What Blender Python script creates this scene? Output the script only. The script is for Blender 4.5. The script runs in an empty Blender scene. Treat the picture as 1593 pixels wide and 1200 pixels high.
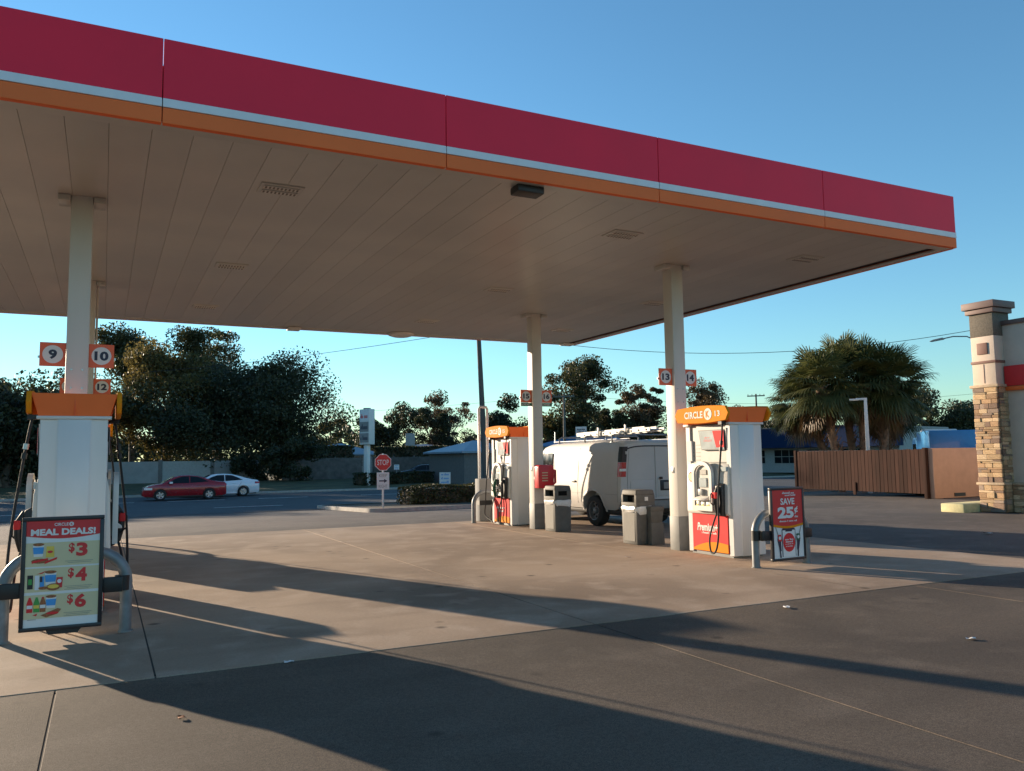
import bpy, bmesh, math, random
import numpy as np
from mathutils import Vector, Matrix
R_ = math.radians
scn = bpy.context.scene
COL = scn.collection
random.seed(7)

# ------------------------------------------------------------------ camera
F, CX, CY, HC = 1267.11, 796.5, 600.0, 1.6
def _basis():
    X = np.array([3334 - CX, 677 - CY, F]); X /= np.linalg.norm(X)
    Y = np.array([160 - CX, 724 - CY, F]); Y -= X * (X @ Y); Y /= np.linalg.norm(Y)
    D = np.cross(X, Y)
    if D[1] > 0: D = -D
    return np.stack([X, Y, D])
RB = _basis()
cam = bpy.data.cameras.new('camera'); co = bpy.data.objects.new('camera', cam); COL.objects.link(co)
m = Matrix.Identity(4)
for i in range(3):
    m[i][0] = RB[i][0]; m[i][1] = -RB[i][1]; m[i][2] = -RB[i][2]
m[2][3] = HC
co.matrix_world = m
cam.sensor_width = 36; cam.lens = 36 * F / 1593; cam.clip_start = .1; cam.clip_end = 3000
scn.camera = co

# ------------------------------------------------------------------ light
SUN_EL, SUN_AZ = 10.6, -24.0        # azimuth clockwise from +Y
w = bpy.data.worlds.new('World'); scn.world = w; w.use_nodes = True
nt = w.node_tree; nt.nodes.clear()
sky = nt.nodes.new('ShaderNodeTexSky'); sky.sky_type = 'NISHITA'; sky.sun_disc = False
sky.sun_elevation = R_(SUN_EL); sky.sun_rotation = R_(SUN_AZ)
sky.altitude = 0; sky.air_density = 1.15; sky.dust_density = 0; sky.ozone_density = 4.0
bg = nt.nodes.new('ShaderNodeBackground'); bg.inputs['Strength'].default_value = .098
wo = nt.nodes.new('ShaderNodeOutputWorld')
tint = nt.nodes.new('ShaderNodeMix'); tint.data_type = 'RGBA'; tint.blend_type = 'MULTIPLY'; tint.inputs[0].default_value = 1; tint.inputs[7].default_value = (.86, 1.03, 1.0, 1)   # camera white balance
nt.links.new(sky.outputs[0], tint.inputs[6]); nt.links.new(tint.outputs[2], bg.inputs[0]); nt.links.new(bg.outputs[0], wo.inputs[0])
sv = Vector((math.sin(R_(SUN_AZ)) * math.cos(R_(SUN_EL)), math.cos(R_(SUN_AZ)) * math.cos(R_(SUN_EL)), math.sin(R_(SUN_EL))))
sl = bpy.data.lights.new('sun', 'SUN'); sl.energy = 4.3; sl.angle = R_(.55); sl.color = (1, .80, .58)
so = bpy.data.objects.new('sun', sl); COL.objects.link(so); so.rotation_euler = (-sv).to_track_quat('-Z', 'Y').to_euler()
so.location = sv * 60
scn.view_settings.view_transform = 'Standard'; scn.view_settings.look = 'None'
scn.view_settings.exposure = 1.32; scn.view_settings.gamma = 1

# ------------------------------------------------------------------ pixel helpers (photo 1593x1200)
def ray(px, py): return RB @ np.array([px - CX, py - CY, F])
def onY(px, py, Y): d = ray(px, py); return Vector(np.array([0, 0, HC]) + d * (Y / d[1]))
def onX(px, py, X): d = ray(px, py); return Vector(np.array([0, 0, HC]) + d * (X / d[0]))
def zg(Y): return float(np.interp(Y, [21, 38.2, 58, 72], [0, -.5, -.5, 0]))
def G(px, dist):                       # ground point in a picture column at a horizontal distance
    d = ray(px, 712); d = d / np.hypot(d[0], d[1]); x, y = d[0] * dist, d[1] * dist
    return Vector((x, y, zg(y)))
def ztop(px, py, p):                   # height of a pixel above a ground point
    d = ray(px, py); return HC + math.hypot(p[0], p[1]) / math.hypot(d[0], d[1]) * d[2]

# ------------------------------------------------------------------ materials
MATS = {}
def mat(name, c, rough=.6, metal=0, var=.12, vs=6.0, bump=0.0, bs=60.0, coat=0, spec=.5, stretch=None, orand=0):
    if name in MATS: return MATS[name]
    M = bpy.data.materials.new(name); M.use_nodes = True; n = M.node_tree; b = n.nodes['Principled BSDF']
    b.inputs['Roughness'].default_value = rough; b.inputs['Metallic'].default_value = metal
    b.inputs['Coat Weight'].default_value = coat; b.inputs['Specular IOR Level'].default_value = spec
    tc = n.nodes.new('ShaderNodeTexCoord'); src = tc.outputs['Object']
    if stretch:
        mp = n.nodes.new('ShaderNodeMapping'); mp.inputs['Scale'].default_value = stretch
        n.links.new(src, mp.inputs[0]); src = mp.outputs[0]
    nz = n.nodes.new('ShaderNodeTexNoise'); nz.inputs['Scale'].default_value = vs; nz.inputs['Detail'].default_value = 6
    n.links.new(src, nz.inputs['Vector'])
    r = n.nodes.new('ShaderNodeValToRGB')
    r.color_ramp.elements[0].position = .3; r.color_ramp.elements[1].position = .7
    r.color_ramp.elements[0].color = (*[max(0, x * (1 - var)) for x in c], 1)
    r.color_ramp.elements[1].color = (*[min(1, x * (1 + var)) for x in c], 1)
    n.links.new(nz.outputs[0], r.inputs[0]); n.links.new(r.outputs[0], b.inputs['Base Color'])
    if orand:
        oi = n.nodes.new('ShaderNodeObjectInfo'); mr = n.nodes.new('ShaderNodeMapRange'); mr.inputs[3].default_value = 1 - orand; mr.inputs[4].default_value = 1 + orand
        hs = n.nodes.new('ShaderNodeHueSaturation'); n.links.new(oi.outputs['Random'], mr.inputs[0]); n.links.new(mr.outputs[0], hs.inputs['Value']); n.links.new(r.outputs[0], hs.inputs['Color']); n.links.new(hs.outputs[0], b.inputs['Base Color'])
    rr = n.nodes.new('ShaderNodeMapRange'); rr.inputs[3].default_value = max(.02, rough - .08); rr.inputs[4].default_value = min(1, rough + .08)
    n.links.new(nz.outputs[0], rr.inputs[0]); n.links.new(rr.outputs[0], b.inputs['Roughness'])
    if bump:
        n2 = n.nodes.new('ShaderNodeTexNoise'); n2.inputs['Scale'].default_value = bs; n2.inputs['Detail'].default_value = 4
        n.links.new(src, n2.inputs['Vector'])
        bp = n.nodes.new('ShaderNodeBump'); bp.inputs['Strength'].default_value = bump; bp.inputs['Distance'].default_value = .01
        n.links.new(n2.outputs[0], bp.inputs['Height']); n.links.new(bp.outputs[0], b.inputs['Normal'])
    MATS[name] = M; return M

def ground_mat(name, base, dark, stain, agg, rough=.85, bump=.5, world=True):
    """paving: broad tone patches, worn dark blotches, oil spots, fine aggregate"""
    M = bpy.data.materials.new(name); M.use_nodes = True; n = M.node_tree; L = n.links; b = n.nodes['Principled BSDF']
    g = n.nodes.new('ShaderNodeNewGeometry'); P = g.outputs['Position']
    def noise(scale, det=6, dist=0):
        t = n.nodes.new('ShaderNodeTexNoise'); t.inputs['Scale'].default_value = scale; t.inputs['Detail'].default_value = det
        t.inputs['Distortion'].default_value = dist; L.new(P, t.inputs['Vector']); return t.outputs[0]
    def ramp(f, p0, p1, c0=(0, 0, 0, 1), c1=(1, 1, 1, 1)):
        r = n.nodes.new('ShaderNodeValToRGB'); e = r.color_ramp.elements
        e[0].position = p0; e[1].position = p1; e[0].color = c0; e[1].color = c1; L.new(f, r.inputs[0]); return r.outputs[0]
    def mix(f, a, c, blend='MIX'):
        x = n.nodes.new('ShaderNodeMix'); x.data_type = 'RGBA'; x.blend_type = blend
        if isinstance(f, float): x.inputs[0].default_value = f
        else: L.new(f, x.inputs[0])
        for i, v in ((6, a), (7, c)):
            if isinstance(v, tuple): x.inputs[i].default_value = (*v, 1)
            else: L.new(v, x.inputs[i])
        return x.outputs[2]
    c = mix(ramp(noise(.35, 8, .6), .35, .68), base, dark)
    c = mix(ramp(noise(1.7, 8, .3), .50, .75), c, stain)
    v = n.nodes.new('ShaderNodeTexVoronoi'); v.inputs['Scale'].default_value = 1.7; L.new(P, v.inputs['Vector'])
    sp = ramp(v.outputs['Distance'], .04, .13, (1, 1, 1, 1), (0, 0, 0, 1))
    msk = ramp(noise(.7, 3), .43, .56)
    mm = n.nodes.new('ShaderNodeMath'); mm.operation = 'MULTIPLY'; L.new(sp, mm.inputs[0]); L.new(msk, mm.inputs[1])
    m3 = n.nodes.new('ShaderNodeMath'); m3.operation = 'MULTIPLY'; L.new(mm.outputs[0], m3.inputs[0]); m3.inputs[1].default_value = .9
    c = mix(m3.outputs[0], c, tuple(x * .35 for x in dark))
    # tyre streaks, stretched
    mp = n.nodes.new('ShaderNodeMapping'); mp.inputs['Scale'].default_value = (.25, 1.6, 1); mp.inputs['Rotation'].default_value = (0, 0, .15); L.new(P, mp.inputs[0])
    ts = n.nodes.new('ShaderNodeTexNoise'); ts.inputs['Scale'].default_value = 1.3; ts.inputs['Detail'].default_value = 5; L.new(mp.outputs[0], ts.inputs['Vector'])
    sk = ramp(ts.outputs[0], .55, .75)
    m4 = n.nodes.new('ShaderNodeMath'); m4.operation = 'MULTIPLY'; L.new(sk, m4.inputs[0]); m4.inputs[1].default_value = .45
    c = mix(m4.outputs[0], c, dark)
    fine = noise(150, 5); c = mix(agg, c, ramp(fine, .40, .60), 'OVERLAY'); c = mix(agg * .3, c, ramp(noise(30, 5), .36, .64), 'OVERLAY')
    L.new(c, b.inputs['Base Color']); b.inputs['Roughness'].default_value = rough; b.inputs['Specular IOR Level'].default_value = .35
    bp = n.nodes.new('ShaderNodeBump'); bp.inputs['Strength'].default_value = bump; bp.inputs['Distance'].default_value = .003
    L.new(noise(240, 3), bp.inputs['Height']); L.new(bp.outputs[0], b.inputs['Normal'])
    MATS[name] = M; return M

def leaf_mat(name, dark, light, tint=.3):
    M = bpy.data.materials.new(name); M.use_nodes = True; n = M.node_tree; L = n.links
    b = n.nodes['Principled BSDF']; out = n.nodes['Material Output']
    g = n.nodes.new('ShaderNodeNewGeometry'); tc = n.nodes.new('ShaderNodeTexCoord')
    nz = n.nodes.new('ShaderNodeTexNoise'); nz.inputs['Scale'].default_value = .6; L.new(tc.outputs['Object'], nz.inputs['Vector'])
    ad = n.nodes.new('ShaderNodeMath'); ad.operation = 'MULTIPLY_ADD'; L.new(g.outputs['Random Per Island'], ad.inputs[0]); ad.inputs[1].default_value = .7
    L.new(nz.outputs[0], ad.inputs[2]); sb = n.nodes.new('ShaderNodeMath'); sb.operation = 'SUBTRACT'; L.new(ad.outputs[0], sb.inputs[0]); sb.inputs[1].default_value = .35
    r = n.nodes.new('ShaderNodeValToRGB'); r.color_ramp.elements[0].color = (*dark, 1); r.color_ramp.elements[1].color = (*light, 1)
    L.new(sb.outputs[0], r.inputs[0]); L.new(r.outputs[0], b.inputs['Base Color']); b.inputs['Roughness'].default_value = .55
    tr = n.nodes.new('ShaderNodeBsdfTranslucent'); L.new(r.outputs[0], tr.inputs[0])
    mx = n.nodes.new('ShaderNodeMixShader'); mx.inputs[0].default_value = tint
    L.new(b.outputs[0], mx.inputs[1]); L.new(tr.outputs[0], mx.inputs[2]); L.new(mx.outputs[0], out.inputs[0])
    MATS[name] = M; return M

mat('white_steel', (.64, .62, .60), .34, var=.06, vs=2.5, stretch=(1, 1, .25))
mat('white_plastic', (.60, .58, .54), .45, var=.05, vs=3)
mat('column_paint', (.60, .565, .515), .5, var=.07, vs=2, stretch=(1, 1, .3))
mat('grey_paint', (.20, .20, .19), .6, var=.15)
mat('soffit', (.47, .455, .42), .33, var=.08, vs=.9, orand=.05)
mat('soffit_gap', (.16, .145, .13), .8)
mat('red_panel', (.86, .022, .058), .5, var=.07, vs=.7, spec=.25, bump=.25, bs=1.6)
mat('stripe_white', (.72, .72, .74), .5, var=.04)
mat('stripe_orange', (.90, .17, .04), .6, var=.06, vs=1.2, spec=.25)
mat('orange', (.74, .25, .012), .75, var=.04, spec=.12)
mat('orange_red', (.80, .13, .045), .5, var=.04)
mat('print_white', (.74, .72, .69), .7, var=.02, spec=.2)
mat('print_dark', (.02, .022, .05), .5)
mat('print_red', (.62, .025, .03), .45, var=.03)
mat('print_coral', (.70, .045, .045), .7, var=.03, spec=.15)
mat('print_cream', (.62, .53, .32), .5, var=.03)
mat('print_blue', (.05, .28, .62), .5)
mat('print_yellow', (.75, .52, .08), .5)
mat('print_green', (.05, .30, .06), .5)
mat('print_brown', (.30, .10, .035), .6, var=.4, vs=60)
mat('print_grey', (.25, .24, .22), .5)
mat('plate_green', (.02, .12, .06), .5)
mat('black', (.012, .012, .013), .5)
mat('rubber', (.015, .015, .016), .75, bump=.2)
mat('black_frame', (.018, .018, .022), .4)
mat('galv', (.20, .21, .22), .5, .35, var=.2, vs=9)
mat('steel', (.45, .45, .45), .35, .9)
mat('screen', (.44, .49, .50), .2, var=.1)
mat('silver_grey', (.42, .40, .37), .45, var=.06)
mat('bin', (.115, .108, .095), .7, var=.15, vs=8, bump=.15, bs=200)
mat('bin_light', (.16, .15, .13), .7, var=.15, vs=8)
mat('bag', (.70, .68, .65), .35, var=.1, vs=30, bump=.5, bs=40)
mat('van_white', (.52, .50, .48), .5, var=.05, vs=1.5, spec=.3)
mat('car_red', (.30, .012, .018), .25, var=.05, coat=.6)
mat('car_white', (.74, .76, .80), .25, var=.03, coat=.6)
mat('car_dark', (.03, .035, .045), .25, coat=.5)
mat('glass', (.010, .013, .016), .08, spec=.3)
mat('alloy', (.50, .50, .50), .35, .8)
mat('tail_red', (.42, .012, .02), .2, coat=.5)
mat('lamp_clear', (.75, .75, .75), .15)
mat('extinguisher_red', (.58, .02, .03), .4, var=.05)
mat('brown_wood', (.043, .021, .0155), .9, spec=.15, var=.25, vs=3, stretch=(4, 4, .5), bump=.25, orand=.22)
mat('tan_stucco', (.42, .27, .20), .85, var=.08, vs=4, bump=.4, bs=120)
mat('cream_stucco', (.62, .50, .40), .85, var=.06, vs=4, bump=.4, bs=120)
mat('dark_stucco', (.135, .115, .09), .9, var=.25, vs=25, bump=.5, bs=120)
mat('trim_brown', (.20, .10, .075), .7, var=.08)
mat('cap_brown', (.17, .105, .09), .6, var=.08)
for i, c in enumerate([(.50, .34, .19), (.40, .25, .14), (.58, .42, .26), (.26, .17, .12), (.34, .25, .19)]):
    mat('stone%d' % i, c, .9, var=.3, vs=7, bump=.8, bs=25, orand=.25)
mat('mortar', (.20, .15, .11), .95, bump=.5)
mat('ledge', (.48, .36, .24), .85, var=.2, vs=12, bump=.5)
mat('kerb_yellow', (.55, .50, .27), .8, var=.15, bump=.3)
mat('kerb_concrete', (.36, .33, .29), .9, var=.18, bump=.4)
mat('soil', (.07, .05, .03), 1, var=.4, vs=3, bump=.8, bs=30)
mat('verge_grass', (.065, .062, .022), 1, var=.5, vs=.7, bump=1, bs=30)
mat('bark', (.085, .065, .05), .95, var=.35, vs=6, bump=.8, bs=20)
mat('palm_bark', (.16, .105, .07), .95, var=.4, vs=9, bump=1, bs=25)
mat('pole_wood', (.11, .095, .085), .9, var=.25, vs=3, stretch=(6, 6, .3))
mat('white_block', (.27, .27, .265), .85, var=.12, vs=1.5)
mat('fence_wood', (.13, .12, .11), .9, var=.3, vs=2)
mat('roof_blue', (.20, .26, .32), .5, var=.1, vs=2)
mat('roof_shingle', (.12, .13, .14), .9, var=.2, vs=5)
mat('wall_pale', (.33, .33, .315), .85, var=.1)
mat('wall_grey', (.14, .135, .13), .85, var=.15)
mat('navy', (.008, .022, .065), .8, var=.1, spec=.15)
mat('sky_sheen_roof', (.035, .17, .36), .45, var=.1)  # sky reflection on a metal roof, put into its colour
mat('blue_truck', (.03, .22, .50), .35, var=.06, coat=.3)
mat('sign_white', (.66, .66, .64), .5, var=.04)
mat('stop_red', (.55, .03, .03), .45, var=.05)
mat('roof_red', (.35, .10, .07), .7)
mat('paint_white', (.55, .55, .53), .8, var=.3, vs=5)
mat('joint_seal', (.035, .03, .027), .9)
mat('wire', (.02, .02, .02), .7)
mat('cavity_shade', (.008, .008, .008), .95, spec=.1)  # black standing in for the shade inside the bin hoods
mat('keypad', (.30, .31, .30), .5)
leaf_mat('leaf_oak', (.024, .032, .012), (.095, .088, .030), .38)
leaf_mat('leaf_dark', (.016, .025, .012), (.062, .066, .026), .32)
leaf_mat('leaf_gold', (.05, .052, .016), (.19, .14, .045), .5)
leaf_mat('leaf_brown', (.05, .038, .018), (.15, .10, .045), .3)
leaf_mat('leaf_palm', (.026, .046, .016), (.135, .135, .042), .34)
leaf_mat('leaf_palm_dry', (.07, .042, .02), (.20, .125, .055), .2)
leaf_mat('leaf_hedge', (.022, .030, .008), (.10, .085, .022), .25)
ground_mat('pad_concrete', (.41, .300, .212), (.215, .150, .102), (.435, .33, .245), .2)
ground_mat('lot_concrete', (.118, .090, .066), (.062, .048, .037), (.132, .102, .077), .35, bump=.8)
ground_mat('asphalt', (.118, .098, .081), (.078, .066, .056), (.145, .122, .102), .55, bump=1.0)
ground_mat('street_asphalt', (.060, .062, .066), (.045, .046, .05), (.075, .075, .076), .5, bump=.8)

# ------------------------------------------------------------------ mesh builder
class MB:
    def __init__(s): s.v = []; s.f = []
    def add(s, vs, fs):
        k = len(s.v); s.v += [tuple(v) for v in vs]; s.f += [tuple(i + k for i in f) for f in fs]; return s
    def box(s, x0, x1, y0, y1, z0, z1, top=None):
        # top=(dx,dy): inset of the upper face
        dx, dy = top or (0, 0)
        return s.add([(x0, y0, z0), (x1, y0, z0), (x1, y1, z0), (x0, y1, z0), (x0 + dx, y0 + dy, z1), (x1 - dx, y0 + dy, z1), (x1 - dx, y1 - dy, z1), (x0 + dx, y1 - dy, z1)],
                     [(0, 3, 2, 1), (4, 5, 6, 7), (0, 1, 5, 4), (1, 2, 6, 5), (2, 3, 7, 6), (3, 0, 4, 7)])
    def prism(s, pts, a, b, ax='y'):
        # polygon in the other two axes, extruded along ax between a and b
        n = len(pts)
        def P(p, t): return (t, p[0], p[1]) if ax == 'x' else (p[0], t, p[1]) if ax == 'y' else (p[0], p[1], t)
        vs = [P(p, a) for p in pts] + [P(p, b) for p in pts]
        fs = [tuple(range(n)), tuple(range(2 * n - 1, n - 1, -1))] + [(i, n + i, n + (i + 1) % n, (i + 1) % n) for i in range(n)]
        return s.add(vs, fs)
    def tube(s, path, r, n=8, cap=True):
        path = [Vector(p) for p in path]; N = len(path); rs = r if isinstance(r, (list, tuple)) else [r] * N
        rings = []; up = None
        for i, p in enumerate(path):
            t = (path[min(i + 1, N - 1)] - path[max(i - 1, 0)]); t = t.normalized() if t.length > 1e-9 else Vector((0, 0, 1))
            if up is None:
                up = Vector((0, 0, 1)) if abs(t.z) < .9 else Vector((1, 0, 0))
            a = t.cross(up).normalized() if t.cross(up).length > 1e-6 else t.orthogonal().normalized(); c = a.cross(t).normalized(); up = c
            rings.append([p + (a * math.cos(2 * math.pi * k / n) + c * math.sin(2 * math.pi * k / n)) * rs[i] for k in range(n)])
        vs = [q for rg in rings for q in rg]
        fs = [(i * n + k, i * n + (k + 1) % n, (i + 1) * n + (k + 1) % n, (i + 1) * n + k) for i in range(N - 1) for k in range(n)]
        if cap: fs += [tuple(range(n - 1, -1, -1)), tuple((N - 1) * n + k for k in range(n))]
        return s.add(vs, fs)
    def cyl(s, a, b, r, n=16): return s.tube([a, b], r, n)
    def disc(s, c, u, v, r, n=28, r2=None):
        c, u, v = Vector(c), Vector(u), Vector(v); r2 = r2 or r
        return s.add([c + u * r * math.cos(2 * math.pi * k / n) + v * r2 * math.sin(2 * math.pi * k / n) for k in range(n)], [tuple(range(n))])
    def grid(s, P, closed=False):
        n, m_ = len(P), len(P[0]); vs = [q for row in P for q in row]
        fs = [(i * m_ + j, i * m_ + (j + 1) % m_, (i + 1) * m_ + (j + 1) % m_, (i + 1) * m_ + j) for i in range(n - 1) for j in range(m_ if closed else m_ - 1)]
        return s.add(vs, fs)
    def xf(s, M): s.v = [tuple(M @ Vector(v)) for v in s.v]; return s
    def mesh(s, name, material, bevel=0, smooth=False, seg=2, fix=True):
        me = bpy.data.meshes.new(name); me.from_pydata(s.v, [], s.f)
        if bevel or fix:
            b = bmesh.new(); b.from_mesh(me)
            if fix: bmesh.ops.recalc_face_normals(b, faces=b.faces)
            if bevel:
                es = [e for e in b.edges if len(e.link_faces) == 2 and e.calc_face_angle(0) > .5]
                bmesh.ops.bevel(b, geom=es, offset=bevel, segments=seg, profile=.5, affect='EDGES', clamp_overlap=True)
            b.to_mesh(me); b.free()
        if smooth:
            me.polygons.foreach_set('use_smooth', [True] * len(me.polygons)); me.set_sharp_from_angle(angle=R_(38))
        me.materials.append(MATS[material]); return me
    def build(s, name, material, parent=None, bevel=0, smooth=False, loc=None, fix=True, seg=2):
        return link(name, s.mesh(name, material, bevel, smooth or bevel > 0, seg, fix), parent, loc)

def link(name, me, parent=None, loc=None):
    o = bpy.data.objects.new(name, me); COL.objects.link(o)
    if parent: o.parent = parent
    if loc: o.location = loc
    return o
def tag(o, label=None, cat=None, group=None, kind=None):
    for k, v in (('label', label), ('category', cat), ('group', group), ('kind', kind)):
        if v: o[k] = v
    return o
def thing(name, label, cat, loc=(0, 0, 0), rz=0, group=None):
    o = bpy.data.objects.new(name, None); COL.objects.link(o); o.location = loc; o.rotation_euler = (0, 0, rz); o.empty_display_size = .2
    return tag(o, label, cat, group)
def copy_tree(o, parent=None):
    c = o.copy(); COL.objects.link(c); c.parent = parent
    for ch in list(o.children): copy_tree(ch, c)
    return c

TXT = {}
def scribble(name, w_, h, material, parent, c, u=(1, 0, 0), up=(0, 0, 1), words=(4, 7, 3), seed=1):
    """a line of print too small to read: short strokes grouped as words"""
    rg = random.Random(seed); tot = sum(words) + len(words) - 1; u, up, c = Vector(u), Vector(up), Vector(c); x = -w_ / 2; d = w_ / tot; b = MB()
    for wd in words:
        for i in range(wd):
            hh = h * rg.choice((.62, .62, 1.0)); k = x + d * .1
            b.add([c + u * k - up * (h / 2), c + u * (k + d * .72) - up * (h / 2), c + u * (k + d * .72) + up * (hh - h / 2), c + u * k + up * (hh - h / 2)], [(0, 1, 2, 3)]); x += d
        x += d
    return tag(b.build(name, material, parent, fix=False), kind='stuff')
def text(s, name, w_, h, material, parent, c, u=(1, 0, 0), up=(0, 0, 1), bold=.0, shear=0):
    """flat lettering fitted to a w_ x h box centred on c, facing u x up"""
    key = (s, bold, shear)
    if key not in TXT:
        cu = bpy.data.curves.new('t', 'FONT'); cu.body = s; cu.offset = bold; cu.shear = shear; cu.resolution_u = 3
        cu.align_x = 'CENTER'; cu.space_line = .95
        ob = bpy.data.objects.new('t', cu); COL.objects.link(ob)
        me = bpy.data.meshes.new_from_object(ob); V = np.array([v.co[:] for v in me.vertices]); Fc = [tuple(p.vertices) for p in me.polygons]
        COL.objects.unlink(ob); bpy.data.objects.remove(ob); bpy.data.meshes.remove(me)
        TXT[key] = (V, Fc)
    V, Fc = TXT[key]; lo, hi = V.min(0), V.max(0); sc = (V[:, :2] - (lo[:2] + hi[:2]) / 2) / (hi[:2] - lo[:2])
    u, up, c = Vector(u), Vector(up), Vector(c)
    b = MB(); b.add([c + u * (p[0] * w_) + up * (p[1] * h) for p in sc], Fc)
    return b.build(name, material, parent, fix=False)

# ================================================================== GROUND
g = MB(); ys = [-250, 21, 25, 29, 33, 38.2, 58, 62, 66, 72, 120, 900]; xs = [-700, -200, -60, -20, 0, 20, 60, 200, 700]
g.grid([[(x, y, zg(y) - .012) for x in xs] for y in ys])
tag(g.build('ground', 'asphalt', fix=False), kind='structure')
def sheet(name, x0, x1, y0, y1, dz, m_, nx=2, z=None):
    b = MB(); yy = sorted(set([y0, y1] + [y for y in ys if y0 < y < y1])); xx = np.linspace(x0, x1, nx)
    b.grid([[(x, y, zg(y) + dz) for x in xx] for y in yy]); return b.build(name, m_, fix=False)
tag(sheet('street', -400, 400, 35, 58.1, .002, 'street_asphalt'), kind='structure')
tag(sheet('verge', -400, 400, 58.35, 200, .02, 'verge_grass'), kind='structure')
def slabs(name, xs_, y0, y1, m_, top, seal):
    root = bpy.data.objects.new(name, None); COL.objects.link(root); tag(root, kind='structure')
    for a, b in zip(xs_[:-1], xs_[1:]):
        for (c, d) in zip(y0, y1):
            MB().box(a + .007, b - .007, c + .009, d - .009, -.14, top).build('slab', m_, root, bevel=.002, seg=1)
    MB().box(xs_[0] + .1, xs_[-1] - .1, y0[0] + .1, y1[-1] - .1, -.13, top - .004).build('joint_sealant', 'joint_seal', root)
    return root
slabs('concrete_pad', [-15.2, -11.3, -7.4, -3.5, .40, 4.30, 8.20, 12.4], [6.859], [19.85], 'pad_concrete', 0, 1)
slabs('forecourt', [-13.94, -9.38, -4.82, -.26, 4.30, 8.86, 13.4], [-9.0], [6.85], 'lot_concrete', -.002, 1)
tag(MB().box(-15, 13.2, 6.80, 6.90, -.12, -.007).build('joint_sealant', 'joint_seal'), kind='structure')
# street paint
for (x0, x1, y) in [(-1.5, 1.6, 50.2), (3.3, 6.4, 50.2), (8.3, 11.2, 50.2), (4.8, 8.0, 41.4), (-4, -.8, 41.4), (13.5, 16.6, 41.4), (14.5, 17.5, 50.2), (22, 25, 50.2)]:
    tag(MB().box(x0, x1, y - .06, y + .06, -.505, -.492).build('lane_marking', 'paint_white'), kind='structure')
b = MB(); b.box(-300, 300, 58.0, 58.35, -.6, -.36); tag(b.build('kerb', 'kerb_concrete', bevel=.02), kind='structure')
# hedge island kerb: rounded tip to the left, following the fall of the ground
def isl(inset, dz):
    pts = []
    y0, y1, xl = 28.3 + inset, 37.4 - inset, 8.55 + inset
    pts += [(xl + 1.2 * (1 - math.sin(t)), y0 + 1.2 * (1 - math.cos(t))) for t in np.linspace(0, math.pi / 2, 6)][::1]
    pts = [(26, y0 + .9)] + [(xl + .6 - .6 * math.sin(t), y0 + .6 - .6 * math.cos(t)) for t in np.linspace(0, math.pi / 2, 6)] + \
          [(xl + .9 - .9 * math.cos(t), y1 - .9 + .9 * math.sin(t)) for t in np.linspace(0, math.pi / 2, 6)] + [(26, y1)]
    return [(x, y, zg(y) + dz) for x, y in pts]
def strip(lo, hi):
    return [lo, hi]
o0, o1, i1 = isl(0, -.1), isl(.02, .13), isl(.17, .13)
b = MB(); n = len(o0); b.add(o0 + o1 + i1, [(i, i + 1, n + i + 1, n + i) for i in range(n - 1)] + [(n + i, n + i + 1, 2 * n + i + 1, 2 * n + i) for i in range(n - 1)])
tag(b.build('island_kerb', 'kerb_concrete', smooth=True), kind='structure')
b = MB(); q = isl(.17, .10); b.add(q, [tuple(range(len(q)))]); tag(b.build('planting_bed', 'soil', fix=False), kind='structure')

# ================================================================== CANOPY
CXL, CXR, CYF, CYB, CZ = -12.4, 12.5, 8.5, 20.78, 4.96
can = thing('canopy', 'long fuel station canopy with red fascia, white and orange stripes and pale soffit', 'canopy')
MB().box(CXL + .1, CXR - .1, CYF + .1, CYB - .1, CZ + .06, 5.60).build('roof_deck', 'soffit_gap', can)
k = int((CXR - CXL - .36) / .393); x = CXL + .18
pm = MB().box(.0015, .3915, CYF + .20, CYB - .20, CZ + .02, CZ + .05).mesh('soffit_panel', 'soffit', .002, True, 1)
for i in range(k): link('soffit_panel', pm, can, (x + i * .393, 0, 0))
# soffit border trim
b = MB(); b.box(CXL, CXR, CYF, CYF + .205, CZ, CZ + .02); b.box(CXL, CXR, CYB - .205, CYB, CZ, CZ + .02)
b.box(CXL, CXL + .18, CYF + .207, CYB - .207, CZ, CZ + .02); b.box(CXR - .19, CXR, CYF + .207, CYB - .207, CZ, CZ + .02); b.build('soffit_border', 'soffit', can)
# fascia panels, front/back along x, ends along y
def fascia(a, c, side):
    lay = [('fascia_panel', 'red_panel', 5.215, 5.83, 0), ('white_stripe', 'stripe_white', 5.122, 5.212, .012), ('orange_stripe', 'stripe_orange', CZ - .001, 5.119, .004)]
    par = None
    for nm, ml, z0, z1, pr in lay:
        b = MB()
        if side == 'f': b.box(a + .004, c - .004, CYF - pr - .02, CYF + .05, z0, z1)
        if side == 'b': b.box(a + .004, c - .004, CYB - .05, CYB + pr + .02, z0, z1)
        if side == 'r': b.box(CXR - .05, CXR + pr + .02, a + .004, c - .004, z0, z1)
        if side == 'l': b.box(CXL - pr - .02, CXL + .05, a + .004, c - .004, z0, z1)
        o = b.build(nm, ml, par or can, bevel=.004, seg=1); par = par or o
sx = [.43 + 3.02 * i for i in range(-4, 4)]
sx = [CXL + .0] + [s for s in sx if CXL + .5 < s < CXR - .5] + [CXR]
for a, c in zip(sx[:-1], sx[1:]): fascia(a, c, 'f'); fascia(a, c, 'b')
for a, c in zip(np.linspace(CYF + .05, CYB - .05, 5)[:-1], np.linspace(CYF + .05, CYB - .05, 5)[1:]): fascia(a, c, 'r'); fascia(a, c, 'l')
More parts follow.
